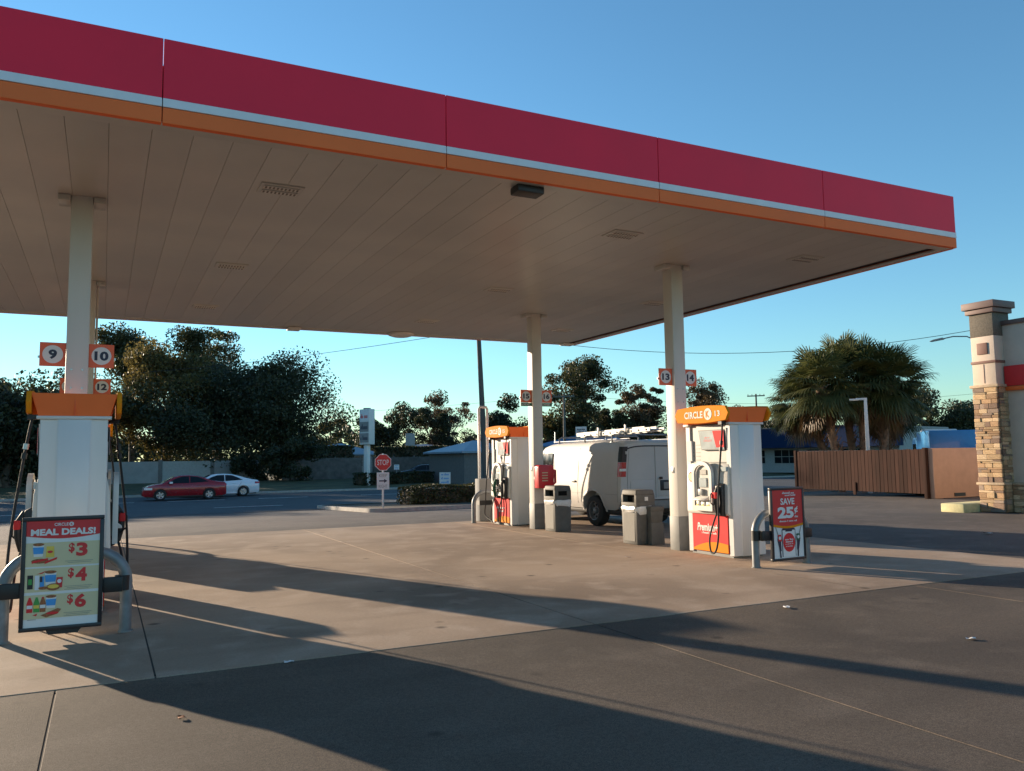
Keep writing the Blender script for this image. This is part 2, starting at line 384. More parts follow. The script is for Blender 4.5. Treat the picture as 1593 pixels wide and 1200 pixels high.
# recessed light fixtures in a grid
for x in (-7.2, -3.1, 1.88, 6.97, 10.76):
    for y in (10.07, 14.42, 18.45):
        f_ = MB().box(x - .26, x + .26, y - .19, y + .19, CZ + .004, CZ + .03).build('light_fixture', 'soffit', can, bevel=.006, seg=1)
        for d in (-.085, .085):
            MB().box(x - .215, x + .215, y + d - .05, y + d + .05, CZ - .008, CZ + .006).build('lens', 'white_plastic', f_, bevel=.003, seg=1)
            b = MB()
            for j in range(9): b.box(x - .2 + j * .047, x - .178 + j * .047, y + d - .035, y + d + .035, CZ - .011, CZ - .0075)
            b.build('louvre', 'soffit_gap', f_)
q = onY(820, 288, 8.75)
MB().box(4.45, 4.82, 8.62, 8.85, CZ - .09, CZ + .01, ).build('floodlight', 'black', can, bevel=.02)
b = MB(); b.tube([(7.0 + 0, 20.5, CZ + .01), (7.0, 20.5, CZ - .04), (7.0, 20.5, CZ - .075), (7.0, 20.5, CZ - .09)], [.34, .33, .22, .05], 24); b.build('dome_lamp', 'white_plastic', can, smooth=True)
MB().box(4.05, 4.35, 20.4, 20.7, CZ - .055, CZ + .01).build('junction_box', 'white_plastic', can, bevel=.01)
MB().box(11.95, 12.3, 20.4, 20.65, CZ - .055, CZ + .01).build('junction_box', 'white_plastic', can, bevel=.01)
COLX, COLY = (-9.6, -.32, 8.985), (11.475, 16.72)
for cx_ in COLX:
    for cy_ in COLY:
        c = MB().box(cx_ - .125, cx_ + .125, cy_ - .125, cy_ + .125, .0, CZ + .03).build('column', 'column_paint', can, bevel=.012)
        MB().box(cx_ - .132, cx_ + .132, cy_ - .132, cy_ + .132, -.01, .58).build('base_sleeve', 'grey_paint', c, bevel=.012)
        for hx in (-.27, .13): MB().box(cx_ + hx, cx_ + hx + .14, cy_ - .16, cy_ + .16, CZ - .06, CZ + .02).build('head_bracket', 'soffit', c, bevel=.01)
        for bx in (-.06, .06):
            for bz in (2.55, 2.78): MB().tube([(cx_ + bx, cy_ - .124, bz), (cx_ + bx, cy_ - .135, bz)], .012, 8).build('bolt', 'steel', c)
        MB().box(cx_ - .135, cx_ - .124, cy_ - .03, cy_ + .03, 1.32, 1.42).build('switch_plate', 'steel', c, bevel=.003)
def conduit(cx_, cy_):
    return MB().tube([(cx_ + .15, cy_ + .05, .1), (cx_ + .15, cy_ + .05, CZ - .06)], .018, 8).build('conduit', 'column_paint', can, smooth=True)
conduit(COLX[1], COLY[1]); conduit(COLX[2], COLY[1])

# pump number plates
WORD = 'nine ten eleven twelve thirteen fourteen fifteen sixteen'.split()
def plate(num, x0, y, z0, diesel, where):
    s = .285
    o = thing('number_plate', 'orange plate numbered %s%s on %s' % (WORD[int(num) - 9], ' over green diesel strip' if diesel else '', where), 'sign', (x0 + s / 2, y, z0), 0, 'pump number plates on the columns')
    MB().box(-s / 2, s / 2, -.008, .008, 0, .295).build('panel', 'orange_red', o, bevel=.003, seg=1)
    b = MB(); b.disc((0, -.0105, .148), (1, 0, 0), (0, 0, 1), .112); b.build('disc', 'print_white', o, fix=False)
    text(num, 'numeral', .158 if len(num) > 1 else .092, .118, 'print_dark', o, (0, -.0125, .148), bold=.045)
    MB().box(-s / 2 - .02, s / 2 + .02, .009, .02, .1, .13).build('bracket', 'steel', o)
    if diesel:
        MB().box(-s / 2, s / 2, -.008, .008, -.085, -.004).build('diesel_strip', 'plate_green', o)
        text('DIESEL', 'lettering', .20, .045, 'print_white', o, (0, -.011, -.045), bold=.012)
for (a, c, xc, yc, dz, wh) in [('9', '10', COLX[1], COLY[0], 2.82, 'the column behind the meal deals pump'), ('11', '12', COLX[1], COLY[1], 2.88, 'the rear column'),
                           ('13', '14', COLX[2], COLY[0], 2.84, 'the column beside the grey bucket bin'), ('15', '16', COLX[2], COLY[1], 2.90, 'the extinguisher box column')]:
    dsl = a in ('11', '15')
    plate(a, xc - .125 - .285, yc - .06, dz, dsl, wh); plate(c, xc + .125, yc - .06, dz, dsl, wh)

# ================================================================== DISPENSERS
def catmull(P, n):
    P = [Vector(p) for p in P]; out = []
    for i in range(len(P) - 1):
        a, b, c, d = P[max(i - 1, 0)], P[i], P[i + 1], P[min(i + 2, len(P) - 1)]
        for k in range(n):
            t = k / n; out.append(.5 * ((2 * b) + (c - a) * t + (2 * a - 5 * b + 4 * c - d) * t * t + (3 * b - a - 3 * c + d) * t ** 3))
    return out + [P[-1]]
def dispenser(label, loc, nums, diesel=False, premium=True, grp='fuel dispensers under the canopy'):
    r = thing('fuel_dispenser', label, 'fuel pump', loc, 0, grp)
    MB().box(-.30, .30, -.50, .50, -.01, .06).build('plinth', 'grey_paint', r)
    # end panels with folded ribs (facing -y and +y)
    for s in (-1, 1):
        pts = [(-.325, s * .44), (-.325, s * .55), (-.17, s * .55), (-.15, s * .565), (.15, s * .565), (.17, s * .55), (.325, s * .55), (.325, s * .44)]
        MB().prism(pts, .03, 2.10, 'z').build('end_panel', 'white_steel', r, bevel=.006, seg=1)
        MB().box(-.36, .36, min(s * .43, s * .575), max(s * .43, s * .575), 2.10, 2.135).build('head_rail', 'white_plastic', r, bevel=.005)
    MB().box(-.26, .26, -.445, .445, .05, 2.12).build('cabinet', 'silver_grey', r)
    # flared orange header box, two sheets meeting on the short side
    hd = MB(); hd.add([(x * a, y * c, z) for (a, c, z) in ((.345, .575, 2.132), (.415, .615, 2.375)) for x, y in ((-1, -1), (1, -1), (1, 1), (-1, 1))],
                      [(0, 3, 2, 1), (4, 5, 6, 7), (0, 1, 5, 4), (1, 2, 6, 5), (2, 3, 7, 6), (3, 0, 4, 7)])
    h = hd.build('header', 'stripe_orange', r, bevel=.006, seg=1)
    MB().box(-.002, .002, -.606, -.580, 2.15, 2.37).build('seam', 'orange_red', h)
    for s in (0, 1):
        T = Matrix.Rotation(math.pi * s, 4, 'Z'); U = T @ Vector((0, -1, 0))
        def B(b, *a, **k): return b.xf(T).build(*a, **k)
        def tx(st, nm, w_, hh, m_, c, par, **k): return text(st, nm, w_, hh, m_, par, T @ Vector(c), U, **k)
        # branded name plate, bowed outline
        N = 10; top = [(-.60 + 1.2 * i / N, 2.395 + .028 * math.sin(math.pi * i / N)) for i in range(N + 1)]; bot = [(.60 - 1.2 * i / N, 2.165 - .028 * math.sin(math.pi * i / N)) for i in range(N + 1)]
        np_ = B(MB().prism([(-.67, 2.28)] + top + [(.67, 2.28)] + bot, -.455, -.405, 'x'), 'name_plate', 'orange', h, bevel=.006, seg=1)
        tx('CIRCLE', 'lettering', .47, .115, 'print_white', (-.459, .17, 2.28), np_, bold=.028)
        d = MB(); d.disc((-.459, -.19, 2.28), (0, 1, 0), (0, 0, 1), .095); B(d, 'emblem_disc', 'print_white', np_, fix=False)
        tx('K', 'emblem_letter', .085, .11, 'orange', (-.4615, -.185, 2.28), np_, bold=.02)
        tx(nums[s], 'numeral', .12, .09, 'print_white', (-.459, -.42, 2.28), np_, bold=.02)
        # upper fascia of the lane face
        up_ = B(MB().box(-.30, -.262, -.44, .44, 1.50, 2.10), 'upper_panel', 'silver_grey', r, bevel=.005, seg=1)
        B(MB().prism([(-.43, 1.70), (-.43, 2.03), (.20, 2.03), (.13, 1.70)], -.345, -.30, 'x'), 'display', 'black', up_)
        sc_ = B(MB().prism([(-.425, 1.715), (-.425, 2.015), (.18, 2.015), (.12, 1.715)], -.349, -.344, 'x'), 'screen', 'screen', up_)
        B(MB().prism([(-.425, 1.74), (-.425, 2.01), (-.16, 2.01), (-.24, 1.74)], -.3525, -.349, 'x'), 'advert', 'print_coral', sc_)
        scribble('small_print', .12, .022, 'print_red', sc_, T @ Vector((-.3525, -.02, 1.905)), U, words=(4, 2))
        tx('CIRCLE K', 'lettering', .20, .035, 'print_red', (-.3525, -.04, 1.855), sc_, bold=.01)
        for i in range(5): B(MB().box(-.304, -.299, .22, .40, 1.535 + i * .062, 1.545 + i * .062), 'vent_slot', 'print_grey', up_)
        B(MB().box(-.33, -.29, .40, .53, 1.52, 1.86), 'notice', 'print_white', up_, bevel=.004, seg=1)
        # console with arched bezel
        cn = B(MB().prism([(-.26, .66), (-.36, .66), (-.385, .70), (-.365, 1.30), (-.325, 1.48), (-.26, 1.52)], -.50, .50, 'y'), 'console', 'white_plastic', r, bevel=.012)
        arch = [(.28, .72), (.28, 1.32)] + [(.03 + .25 * math.cos(t), 1.32 + .20 * math.sin(t)) for t in np.linspace(0, math.pi, 11)[1:-1]] + [(-.22, 1.32), (-.22, .72)]
        inn = [(.215, .80), (.215, 1.31)] + [(.03 + .185 * math.cos(t), 1.31 + .15 * math.sin(t)) for t in np.linspace(0, math.pi, 11)[1:-1]] + [(-.155, 1.31), (-.155, .80)]
        b = MB(); n_ = len(arch); b.add([(-.40, y, z) for y, z in arch] + [(-.455, y * .97, z) for y, z in arch] + [(-.455, y, z) for y, z in inn] + [(-.41, y, z) for y, z in inn],
                                  [(k_ * n_ + i, k_ * n_ + (i + 1) % n_, (k_ + 1) * n_ + (i + 1) % n_, (k_ + 1) * n_ + i) for k_ in range(3) for i in range(n_)])
        bz = B(b, 'bezel', 'white_plastic', r, smooth=True)
        B(MB().prism([(y * .98, z * .995 + .004) for y, z in inn], -.412, -.39, 'x'), 'bezel_back', 'silver_grey', bz)
        B(MB().box(-.425, -.405, -.06, .10, 1.30, 1.38), 'price_display', 'print_grey', bz, bevel=.004, seg=1)
        B(MB().box(-.43, -.405, -.06, .12, 1.10, 1.25), 'card_screen', 'screen', bz, bevel=.004, seg=1)
        for i in range(4):
            for yy in (-.115, .16): B(MB().box(-.425, -.41, yy - .014, yy + .014, 1.11 + i * .037, 1.13 + i * .037), 'soft_key', 'print_grey', bz)
        B(MB().box(-.455, -.41, .02, .13, .97, 1.07), 'card_reader', 'keypad', bz, bevel=.01)
        B(MB().prism([(-.41, .96), (-.50, .90), (-.50, .885), (-.41, .885)], -.10, .20, 'y'), 'keypad_shelf', 'white_plastic', bz, bevel=.006, seg=1)
        for i, (yy, ml) in enumerate(((.16, 'print_yellow'), (.03, 'print_yellow'), (-.10, 'print_yellow'))):
            g_ = B(MB().box(-.44, -.40, yy - .05, yy + .05, .745, .88), 'grade_button', 'white_plastic', bz, bevel=.012)
            B(MB().prism([(yy + .035 * math.cos(t), .79 + .035 * math.sin(t)) for t in np.linspace(0, 2 * math.pi, 13)[:-1]], -.447, -.44, 'x'), 'grade_badge', ml, g_)
            B(MB().box(-.446, -.44, yy - .015, yy + .015, .765, .80), 'octane_figure', 'print_dark', g_)
        b = MB(); b.disc((-.375, .39, 1.26), (0, 1, 0), (-.03, 0, 1), .07, r2=.085); B(b, 'decal', 'print_coral', cn, fix=False)
        b = MB(); b.disc((-.378, .39, 1.26), (0, 1, 0), (-.03, 0, 1), .052, r2=.065); B(b, 'decal_centre', 'print_cream', cn, fix=False)
        B(MB().box(-.37, -.34, -.47, -.30, 1.36, 1.43), 'rate_plate', 'screen', cn)
        # lower door, red with orange sweep
        lo_ = B(MB().box(-.335, -.26, -.43, .43, .06, .655), 'lower_door', 'print_coral', r, bevel=.005, seg=1)
        sw = [(-.425, .065)] + [(-.425 + .85 * t, .20 - .11 * t * t + .04 * math.sin(3 * t)) for t in np.linspace(0, 1, 9)] + [(.425, .065)]
        B(MB().prism(sw, -.3385, -.334, 'x'), 'orange_sweep', 'orange', lo_)
        if premium:
            tx('Premium+', 'lettering', .50, .13, 'print_white', (-.3395, .06, .45), lo_, bold=.035, shear=.2)
            scribble('small_print', .36, .035, 'print_white', lo_, T @ Vector((-.3395, .02, .36)), U, words=(1, 8, 4, 5))
        else:
            scribble('small_print', .45, .06, 'print_white', lo_, T @ Vector((-.3395, .05, .42)), U, words=(4, 6))
            scribble('small_print', .30, .05, 'print_white', lo_, T @ Vector((-.3395, .05, .34)), U, words=(6,), seed=3)
        B(MB().prism([(-.28, .85), (-.26, .85), (-.26, 2.05), (-.34, 2.05)], -.47, -.44, 'y'), 'hose_pole', 'white_plastic', r)
        # nozzle boot, nozzle and hose
        for j, yy in enumerate((-.36, .06) if diesel else (-.36,)):
            col = 'plate_green' if diesel and j == 1 else 'black'
            bo = B(MB().prism([(-.37, .64), (-.44, .66), (-.445, 1.13), (-.37, 1.17)], yy - .075, yy + .075, 'y'), 'nozzle_boot', 'black', r, bevel=.01)
            nz = B(MB().tube([(-.47, yy + .02, .70), (-.50, yy, .86), (-.50, yy, 1.00), (-.45, yy, 1.12)], [.028, .042, .045, .022], 10), 'nozzle', col, r, smooth=True)
            B(MB().tube([(-.49, yy + .04, .80), (-.56, yy + .05, .86), (-.56, yy + .05, 1.0), (-.49, yy + .03, 1.05)], .011, 6), 'lever', 'black', nz, smooth=True)
            B(MB().box(-.545, -.475, yy - .05, yy + .06, .93, 1.03), 'splash_guard', 'print_coral' if not diesel else col, nz, bevel=.015)
            y2 = yy - .12 if j == 0 else yy + .35
            hp = [(-.40, y2 + .02, 2.13), (-.43, y2, 1.95), (-.49, y2, 1.5), (-.555, y2, .95), (-.58, y2 - .02 if j == 0 else y2, .5), (-.575, y2 + .03, .22), (-.56, yy, .09), (-.55, yy + .10, .10), (-.54, yy + .13, .30), (-.51, yy + .06, .55), (-.47, yy + .02, .70)]
            sp = catmull(hp, 6)
            ho = B(MB().tube(sp, .0145, 8), 'hose', 'rubber', r, smooth=True)
            for zz in (1.68, 1.78): B(MB().tube([(-.467 + (1.68 - zz) * -.13, y2, zz), (-.459 + (1.68 - zz) * -.13, y2, zz + .06)], .027, 10), 'breakaway', 'steel' if s == 0 and zz > 1.7 and nums[0] == '9' else 'black', ho, smooth=True)
            B(MB().box(-.45, -.30, y2 - .02, y2 + .06, 2.10, 2.15), 'hose_bracket', 'black', ho)
    return r
dispenser('white fuel pump with plain end panel behind the meal deals poster', (-.285, 10.55, 0), ('9', '10'))
dispenser('fuel pump hidden behind the pump with the meal deals poster', (-.30, 18.2, 0), ('11', '12'), True, False)
dispenser('white fuel pump 13 with red lower door beside the save 25 cents poster', (9.19, 10.55, 0), ('13', '14'))
dispenser('fuel pump 15 with several nozzles and hoses beside the grey cabinet', (9.13, 18.2, 0), ('15', '16'), True, False)

# ================================================================== BOLLARDS, POSTERS
def bollard(label, xl, xr, y, z=.83, r=.055):
    o = thing('hoop_bollard', label, 'bollard', ((xl + xr) / 2, y, 0), 0, 'hoop bollards guarding the pumps'); h = (xr - xl) / 2 - r; R = min(.30, h * .8)
    p = [(-h, 0, -.02), (-h, 0, z - R - r)] + [(-h + R - R * math.cos(t), 0, z - R - r + R * math.sin(t)) for t in np.linspace(0, math.pi / 2, 8)[1:]]
    p += [(-q[0], 0, q[2]) for q in p[::-1]]
    MB().tube(p, r, 16).build('hoop', 'galv', o, smooth=True)
    for s in (-1, 1): MB().tube([(s * h, 0, -.004), (s * h, 0, .012)], r * 1.25, 16).build('collar', 'grey_paint', o)
    return o
bollard('grey hoop bollard carrying the meal deals poster', -.84, .29, 8.88)
bollard('grey hoop bollard carrying the save 25 cents poster', 8.36, 9.46, 9.05)
bollard('grey hoop bollard next to the grey cabinet by pump 15', 8.40, 9.5, 19.12)
bollard('grey hoop bollard behind the hidden pump 11', -.84, .29, 19.12)

def poster(label, x0, x1, y, z0, z1, clampx, rz=0):
    w_, h = x1 - x0, z1 - z0
    o = thing('poster_frame', label, 'poster', ((x0 + x1) / 2, y, z0), rz, 'poster frames clamped to the bollards')
    t = .036; b = MB()
    b.box(-w_ / 2, w_ / 2, -.025, .025, 0, t); b.box(-w_ / 2, w_ / 2, -.025, .025, h - t, h); b.box(-w_ / 2, -w_ / 2 + t, -.0245, .0245, t, h - t); b.box(w_ / 2 - t, w_ / 2, -.0245, .0245, t, h - t)
    b.build('frame', 'black_frame', o, bevel=.006)
    sh = MB().box(-w_ / 2 + t * .8, w_ / 2 - t * .8, -.012, .014, t * .8, h - t * .8).build('print_sheet', 'print_white', o)
    for s in clampx:
        a = MB().box(min(s * w_ / 2, s * (w_ / 2 + .17)), max(s * w_ / 2, s * (w_ / 2 + .17)), .0, .045, .30, .44).build('clamp_arm', 'black', o, bevel=.008)
        MB().tube([(s * (w_ / 2 + .165), .13, .30), (s * (w_ / 2 + .165), .13, .44)], .068, 16).build('clamp_ring', 'black', a, smooth=True)
    return o, sh, w_ - 2 * t, h - 2 * t, t
o, sh, W, H, t = poster('black framed meal deals poster with three, four and six dollar offers', -.645, .03, 8.75, .10, 1.13, (-1, 1), R_(-2))
MB().prism([(-.1, -.02), (-.13, .035), (.18, .035), (.14, -.02)], -.01, .03, 'y').build('foot', 'black', o, loc=(0, 0, -.02))
yy = -.0135
def flat(pts, d, name, ml, par):
    b = MB(); b.add([(p[0], yy - d, p[1]) for p in pts], [tuple(range(len(pts)))]); return b.build(name, ml, par, fix=False)
def rect(x0, x1, z0, z1): return [(x0, z0), (x1, z0), (x1, z1), (x0, z1)]
def ell(cx, cz, a, b_, n=20): return [(cx + a * math.cos(2 * math.pi * i / n), cz + b_ * math.sin(2 * math.pi * i / n)) for i in range(n)]
zb, zt = t, t + H; hw = W / 2
flat([(-hw, zt), (-hw, zt - .135)] + [(-hw + W * i / 12, zt - .135 - .03 * math.sin(math.pi * i / 12)) for i in range(1, 12)] + [(hw, zt - .135), (hw, zt)], .001, 'red_banner', 'print_red', sh)
text('CIRCLE', 'lettering', .115, .028, 'print_white', sh, (-.02, yy - .003, zt - .035), bold=.02)
flat(ell(.062, zt - .035, .02, .02), .003, 'emblem_disc', 'print_white', sh); text('K', 'emblem_letter', .018, .022, 'print_red', sh, (.064, yy - .005, zt - .035), bold=.03)
text('MEAL DEALS!', 'headline', W * .88, .062, 'print_white', sh, (0, yy - .003, zt - .103), bold=.045)
for i, (pr, z0) in enumerate((('3', .545), ('4', .315), ('6', .075))):
    z0 += zb; flat(rect(-hw, hw, z0, z0 + .215), .001, 'offer_band', 'print_cream', sh)
    text('$', 'price', .05, .095, 'print_red', sh, (.07, yy - .003, z0 + .155), bold=.03); text(pr, 'price', .095, .125, 'print_red', sh, (.155, yy - .003, z0 + .14), bold=.045)
    for j in range(2 if i == 0 else 3): flat(rect(.02 + .02 * (j % 2), .25 - .015 * j, z0 + .035 - j * .014, z0 + .039 - j * .014), .003, 'small_print', 'print_grey', sh)
def cup(cx, cz, s):
    flat([(cx - .036 * s, cz), (cx + .036 * s, cz), (cx + .046 * s, cz + .11 * s), (cx - .046 * s, cz + .11 * s)], .003, 'cup', 'print_white', sh)
    flat([(cx - .038 * s, cz + .025 * s), (cx + .038 * s, cz + .025 * s), (cx + .044 * s, cz + .085 * s), (cx - .044 * s, cz + .085 * s)], .005, 'cup_band', 'print_blue', sh)
    flat(ell(cx, cz + .11 * s, .046 * s, .014 * s), .005, 'cola', 'print_brown', sh)
z0 = .545 + zb
cup(-.20, z0 + .09, 1); flat([(-.14, z0 + .08), (-.07, z0 + .08), (-.075, z0 + .18), (-.135, z0 + .18)], .003, 'snack_bag', 'print_yellow', sh); flat(ell(-.105, z0 + .13, .022, .012), .005, 'bag_mark', 'print_red', sh)
flat(ell(-.185, z0 + .05, .07, .022), .004, 'hot_dog', 'print_brown', sh); flat([(-.25, z0 + .03), (-.12, z0 + .06), (-.12, z0 + .075), (-.25, z0 + .05)], .006, 'sausage', 'print_coral', sh)
flat([(-.15, z0 + .02), (-.05, z0 + .06), (-.045, z0 + .08), (-.14, z0 + .045)], .005, 'roller_snack', 'print_coral', sh)
z0 = .315 + zb
flat(rect(-.28, -.235, z0 + .03, z0 + .155), .003, 'energy_can', 'black', sh); flat(rect(-.272, -.243, z0 + .07, z0 + .12), .005, 'can_mark', 'print_green', sh)
flat(rect(-.22, -.185, z0 + .02, z0 + .15), .003, 'slim_can', 'stripe_white', sh); flat(rect(-.18, -.145, z0 + .03, z0 + .14), .003, 'slim_can', 'print_blue', sh)
flat(rect(-.18, -.16, z0 + .09, z0 + .14), .005, 'can_quarter', 'print_dark', sh)
cup(-.095, z0 + .06, 1.05); flat([(-.05, z0 + .03), (0, z0 + .03), (.005, z0 + .125), (-.045, z0 + .125)], .006, 'sleeve', 'print_red', sh); flat(ell(-.022, z0 + .09, .018, .018), .008, 'sleeve_disc', 'print_white', sh)
flat(ell(-.07, z0 + .04, .055, .032), .009, 'sandwich', 'print_brown', sh); flat(ell(-.07, z0 + .045, .045, .018), .011, 'bun', 'print_yellow', sh); flat(ell(-.15, z0 + .035, .04, .014), .009, 'potato', 'print_brown', sh)
flat([(-.21, z0 + .16), (-.13, z0 + .19), (-.16, z0 + .165)], .003, 'script_mark', 'print_red', sh)
z0 = .075 + zb
for bx, ml, cap_ in ((-.255, 'print_coral', 'print_red'), (-.20, 'print_green', 'print_green'), (-.15, 'print_brown', 'print_red')):
    flat([(bx - .024, z0 + .06), (bx + .024, z0 + .06), (bx + .024, z0 + .14), (bx + .010, z0 + .185), (bx - .010, z0 + .185), (bx - .024, z0 + .14)], .003, 'bottle', ml, sh); flat(rect(bx - .009, bx + .009, z0 + .183, z0 + .195), .004, 'cap', cap_, sh); flat(rect(bx - .022, bx + .022, z0 + .095, z0 + .125), .005, 'bottle_label', 'print_white' if ml != 'print_green' else 'print_yellow', sh)
cup(-.085, z0 + .09, .95); flat([(-.165, z0 + .03), (-.03, z0 + .085), (.0, z0 + .075), (-.03, z0 + .035), (-.12, z0 + .008)], .006, 'pizza', 'print_brown', sh); flat(ell(-.07, z0 + .045, .05, .012), .008, 'topping', 'print_coral', sh)
flat([(-.23, z0 + .035), (-.19, z0 + .05), (-.20, z0 + .025)], .003, 'script_mark', 'print_red', sh)
flat(rect(-.27, -.20, z0 - .008, z0 - .004), .003, 'small_print', 'print_grey', sh)

o, sh, W, H, t = poster('black framed save 25 cents fuel poster with a phone and two nozzles', 8.585, 9.27, 8.93, .085, 1.13, (-1, 1), R_(3)); zb, zt, hw = t, t + H, W / 2
arc = [(-hw + W * i / 12, zb + H * .50 - .035 * math.sin(math.pi * i / 12)) for i in range(13)]
flat([(hw, zt), (-hw, zt)] + arc, .002, 'red_field', 'print_red', sh)
flat([(p[0], p[1] + .002) for p in arc] + [(p[0], p[1] - .03) for p in arc[::-1]], .0035, 'orange_band', 'orange', sh)
scribble('small_print', .25, .032, 'print_white', sh, (.02, yy - .005, zt - .04), words=(9, 4)); scribble('small_print', .22, .026, 'print_white', sh, (.06, yy - .005, zt - .075), words=(6, 6), seed=2)
text('SAVE', 'headline', .29, .095, 'print_white', sh, (0, yy - .005, zt - .165), bold=.03)
text('25', 'headline', .33, .165, 'print_white', sh, (-.045, yy - .005, zt - .325), bold=.05); text('¢', 'headline', .075, .11, 'print_white', sh, (.17, yy - .005, zt - .295), bold=.03); scribble('small_print', .07, .035, 'print_white', sh, (.17, yy - .005, zt - .385), words=(4,))
scribble('small_print', .36, .026, 'print_white', sh, (0, yy - .005, zt - .445), words=(8, 1, 5, 3))
flat([(-.14, zb + .02), (.14, zb + .02), (.14, zb + .40), (.12, zb + .425), (-.12, zb + .425), (-.14, zb + .40)], .002, 'phone', 'print_dark', sh)
flat([(-.127, zb + .02), (.127, zb + .02), (.127, zb + .395), (-.127, zb + .395)], .0035, 'phone_screen', 'print_white', sh); flat(rect(-.07, .07, zb + .375, zb + .40), .005, 'phone_notch', 'print_dark', sh)
flat(ell(0, zb + .22, .125, .135), .006, 'burst', 'print_coral', sh)
for i, (wd, w_) in enumerate((((4, 4), .17), ((9,), .15), ((2, 4, 2, 3), .16), ((2, 5, 6), .14))): scribble('small_print', w_, .026 if i < 2 else .016, 'print_white', sh, (0, yy - .008, zb + .265 - i * .033), words=wd, seed=i)
for s, ml in ((-1, 'print_red'), (1, 'plate_green')):
    flat([(s * .16, zb + .10), (s * .20, zb + .12), (s * .235, zb + .27), (s * .215, zb + .33), (s * .155, zb + .33), (s * .165, zb + .22)], .006, 'nozzle_body', 'print_dark', sh)
    flat([(s * .15, zb + .24), (s * .225, zb + .25), (s * .23, zb + .335), (s * .16, zb + .34)], .008, 'nozzle_cover', ml, sh); flat(ell(s * .19, zb + .29, .025, .025), .010, 'nozzle_disc', 'print_white', sh)
    flat([(s * .225, zb + .33), (s * .27, zb + .45), (s * .26, zb + .455), (s * .21, zb + .335)], .006, 'spout', 'print_grey', sh); flat([(s * .165, zb + .01), (s * .19, zb + .01), (s * .20, zb + .12), (s * .175, zb + .11)], .0055, 'nozzle_hose', 'print_dark', sh)

# ================================================================== BINS, EXTINGUISHER, CABINET
def bin_(label, loc, bucket=False):
    o = thing('waste_bin', label, 'bin', loc, 0, 'grey waste bins between the pumps')
    bd = MB().box(-.20, .20, -.235, .235, 0, .66, (-.008, -.008)).build('body', 'bin', o, bevel=.018)
    for s in (-1, 1):
        MB().box(s * .203 - .004, s * .203 + .004, -.17, .17, .06, .60).build('panel_inset', 'bin_light', bd, bevel=.003, seg=1)
        MB().box(-.14, .14, s * .238 - .004, s * .238 + .004, .06, .60).build('panel_inset', 'bin', bd, bevel=.003, seg=1)
    h = MB().box(-.21, .21, -.245, .245, .90, 1.0, (.018, .018)).build('hood', 'bin', o, bevel=.022, seg=3)
    MB().box(-.21, .21, -.245, .245, .67, .77).build('hood_skirt', 'bin', h, bevel=.012)
    MB().box(-.12, .12, -.15, .15, .76, .91).build('inner_shade', 'cavity_shade', h)  # solid dark block in place of the shaded hood interior
    for s in (-1, 1):
        MB().box(-.208, .208, min(s * .20, s * .243), max(s * .20, s * .243), .765, .905).build('hood_cheek', 'bin', h, bevel=.006)
        if not bucket: MB().box(-.12, .10, min(s * .236, s * .2455), max(s * .236, s * .2455), .785, .885).build('side_opening_shade', 'cavity_shade', h, bevel=.004)  # dark plate on the cheek, painted as a shaded opening
        x = s * .209
        for a in (-.215, .185): MB().box(min(x, x - s * .03), max(x, x - s * .03), a, a + .03, .755, .915).build('opening_frame', 'bin_light', h, bevel=.005)
    if bucket: MB().box(-.02, .05, -.2505, -.238, .80, .87).build('sticker', 'print_white', h)
    # liner bag folded over the rim, crumpled
    rng = random.Random(len(label)); b = MB(); P = []
    for z, d in ((.70, -.008), (.695, .012), (.655, .02), (.60, .012), (.575, .004)):
        row = []
        for k in range(40):
            t = k / 40 * 2 * math.pi; c_, s_ = math.cos(t), math.sin(t); e = .28
            x = .207 * math.copysign(abs(c_) ** e, c_); y = .242 * math.copysign(abs(s_) ** e, s_); j = d + rng.uniform(-.004, .012)
            row.append((x + j * c_ * 1.2, y + j * s_ * 1.2, z + rng.uniform(-.018, .012) - (.03 * math.sin(t * 1.5) if z < .62 else 0)))
        P.append(row)
    b.grid(P, True); b.build('liner_bag', 'bag', o, smooth=True)
    if bucket:
        bk = MB().box(.0, .30, -.40, -.255, 0, .40, (.012, .012)).build('bucket_stand', 'bin', o, bevel=.015)
        MB().box(.02, .27, -.375, -.255, .39, .62, (-.02, -.02)).build('bucket', 'bin', bk, bevel=.015); MB().box(.0, .295, -.40, -.255, .60, .70, (-.01, -.01)).build('bucket_rim', 'bin', bk, bevel=.02)
    return o
bin_('grey waste bin with a washer bucket attached beside column 13', (8.97, 12.70, 0), True)
bin_('grey waste bin with white liner beside the red extinguisher box', (9.07, 15.90, 0))
bin_('grey waste bin hidden behind pump 9', (-.32, 12.70, 0)); bin_('grey waste bin hidden in front of the rear column of pump 11', (-.30, 15.75, 0))

o = thing('extinguisher_cabinet', 'red fire extinguisher box strapped to the column by pump 15', 'extinguisher box', (9.06, 16.50, .93))
MB().prism([(-.20, .0), (.17, .0), (.20, .04), (.20, .47), (.16, .53), (-.16, .53), (-.20, .49)], -.13, .09, 'y').build('case', 'extinguisher_red', o, bevel=.02)
MB().box(-.15, .09, -.136, -.128, .10, .42).build('door', 'print_red', o, bevel=.006)
for i in range(4): MB().box(-.12, .03, -.1395, -.135, .16 + i * .06, .18 + i * .06).build('instruction_line', 'print_cream', o)
MB().tube([(.26, 0, .36), (.30, 0, .40), (.30, 0, .12), (.24, 0, .08)], .03, 8).build('side_handle', 'extinguisher_red', o, smooth=True)
MB().box(.19, .29, -.05, .05, .32, .42).build('bracket', 'extinguisher_red', o); MB().box(-.20, .2, .085, .105, .2, .26).build('strap', 'steel', o)

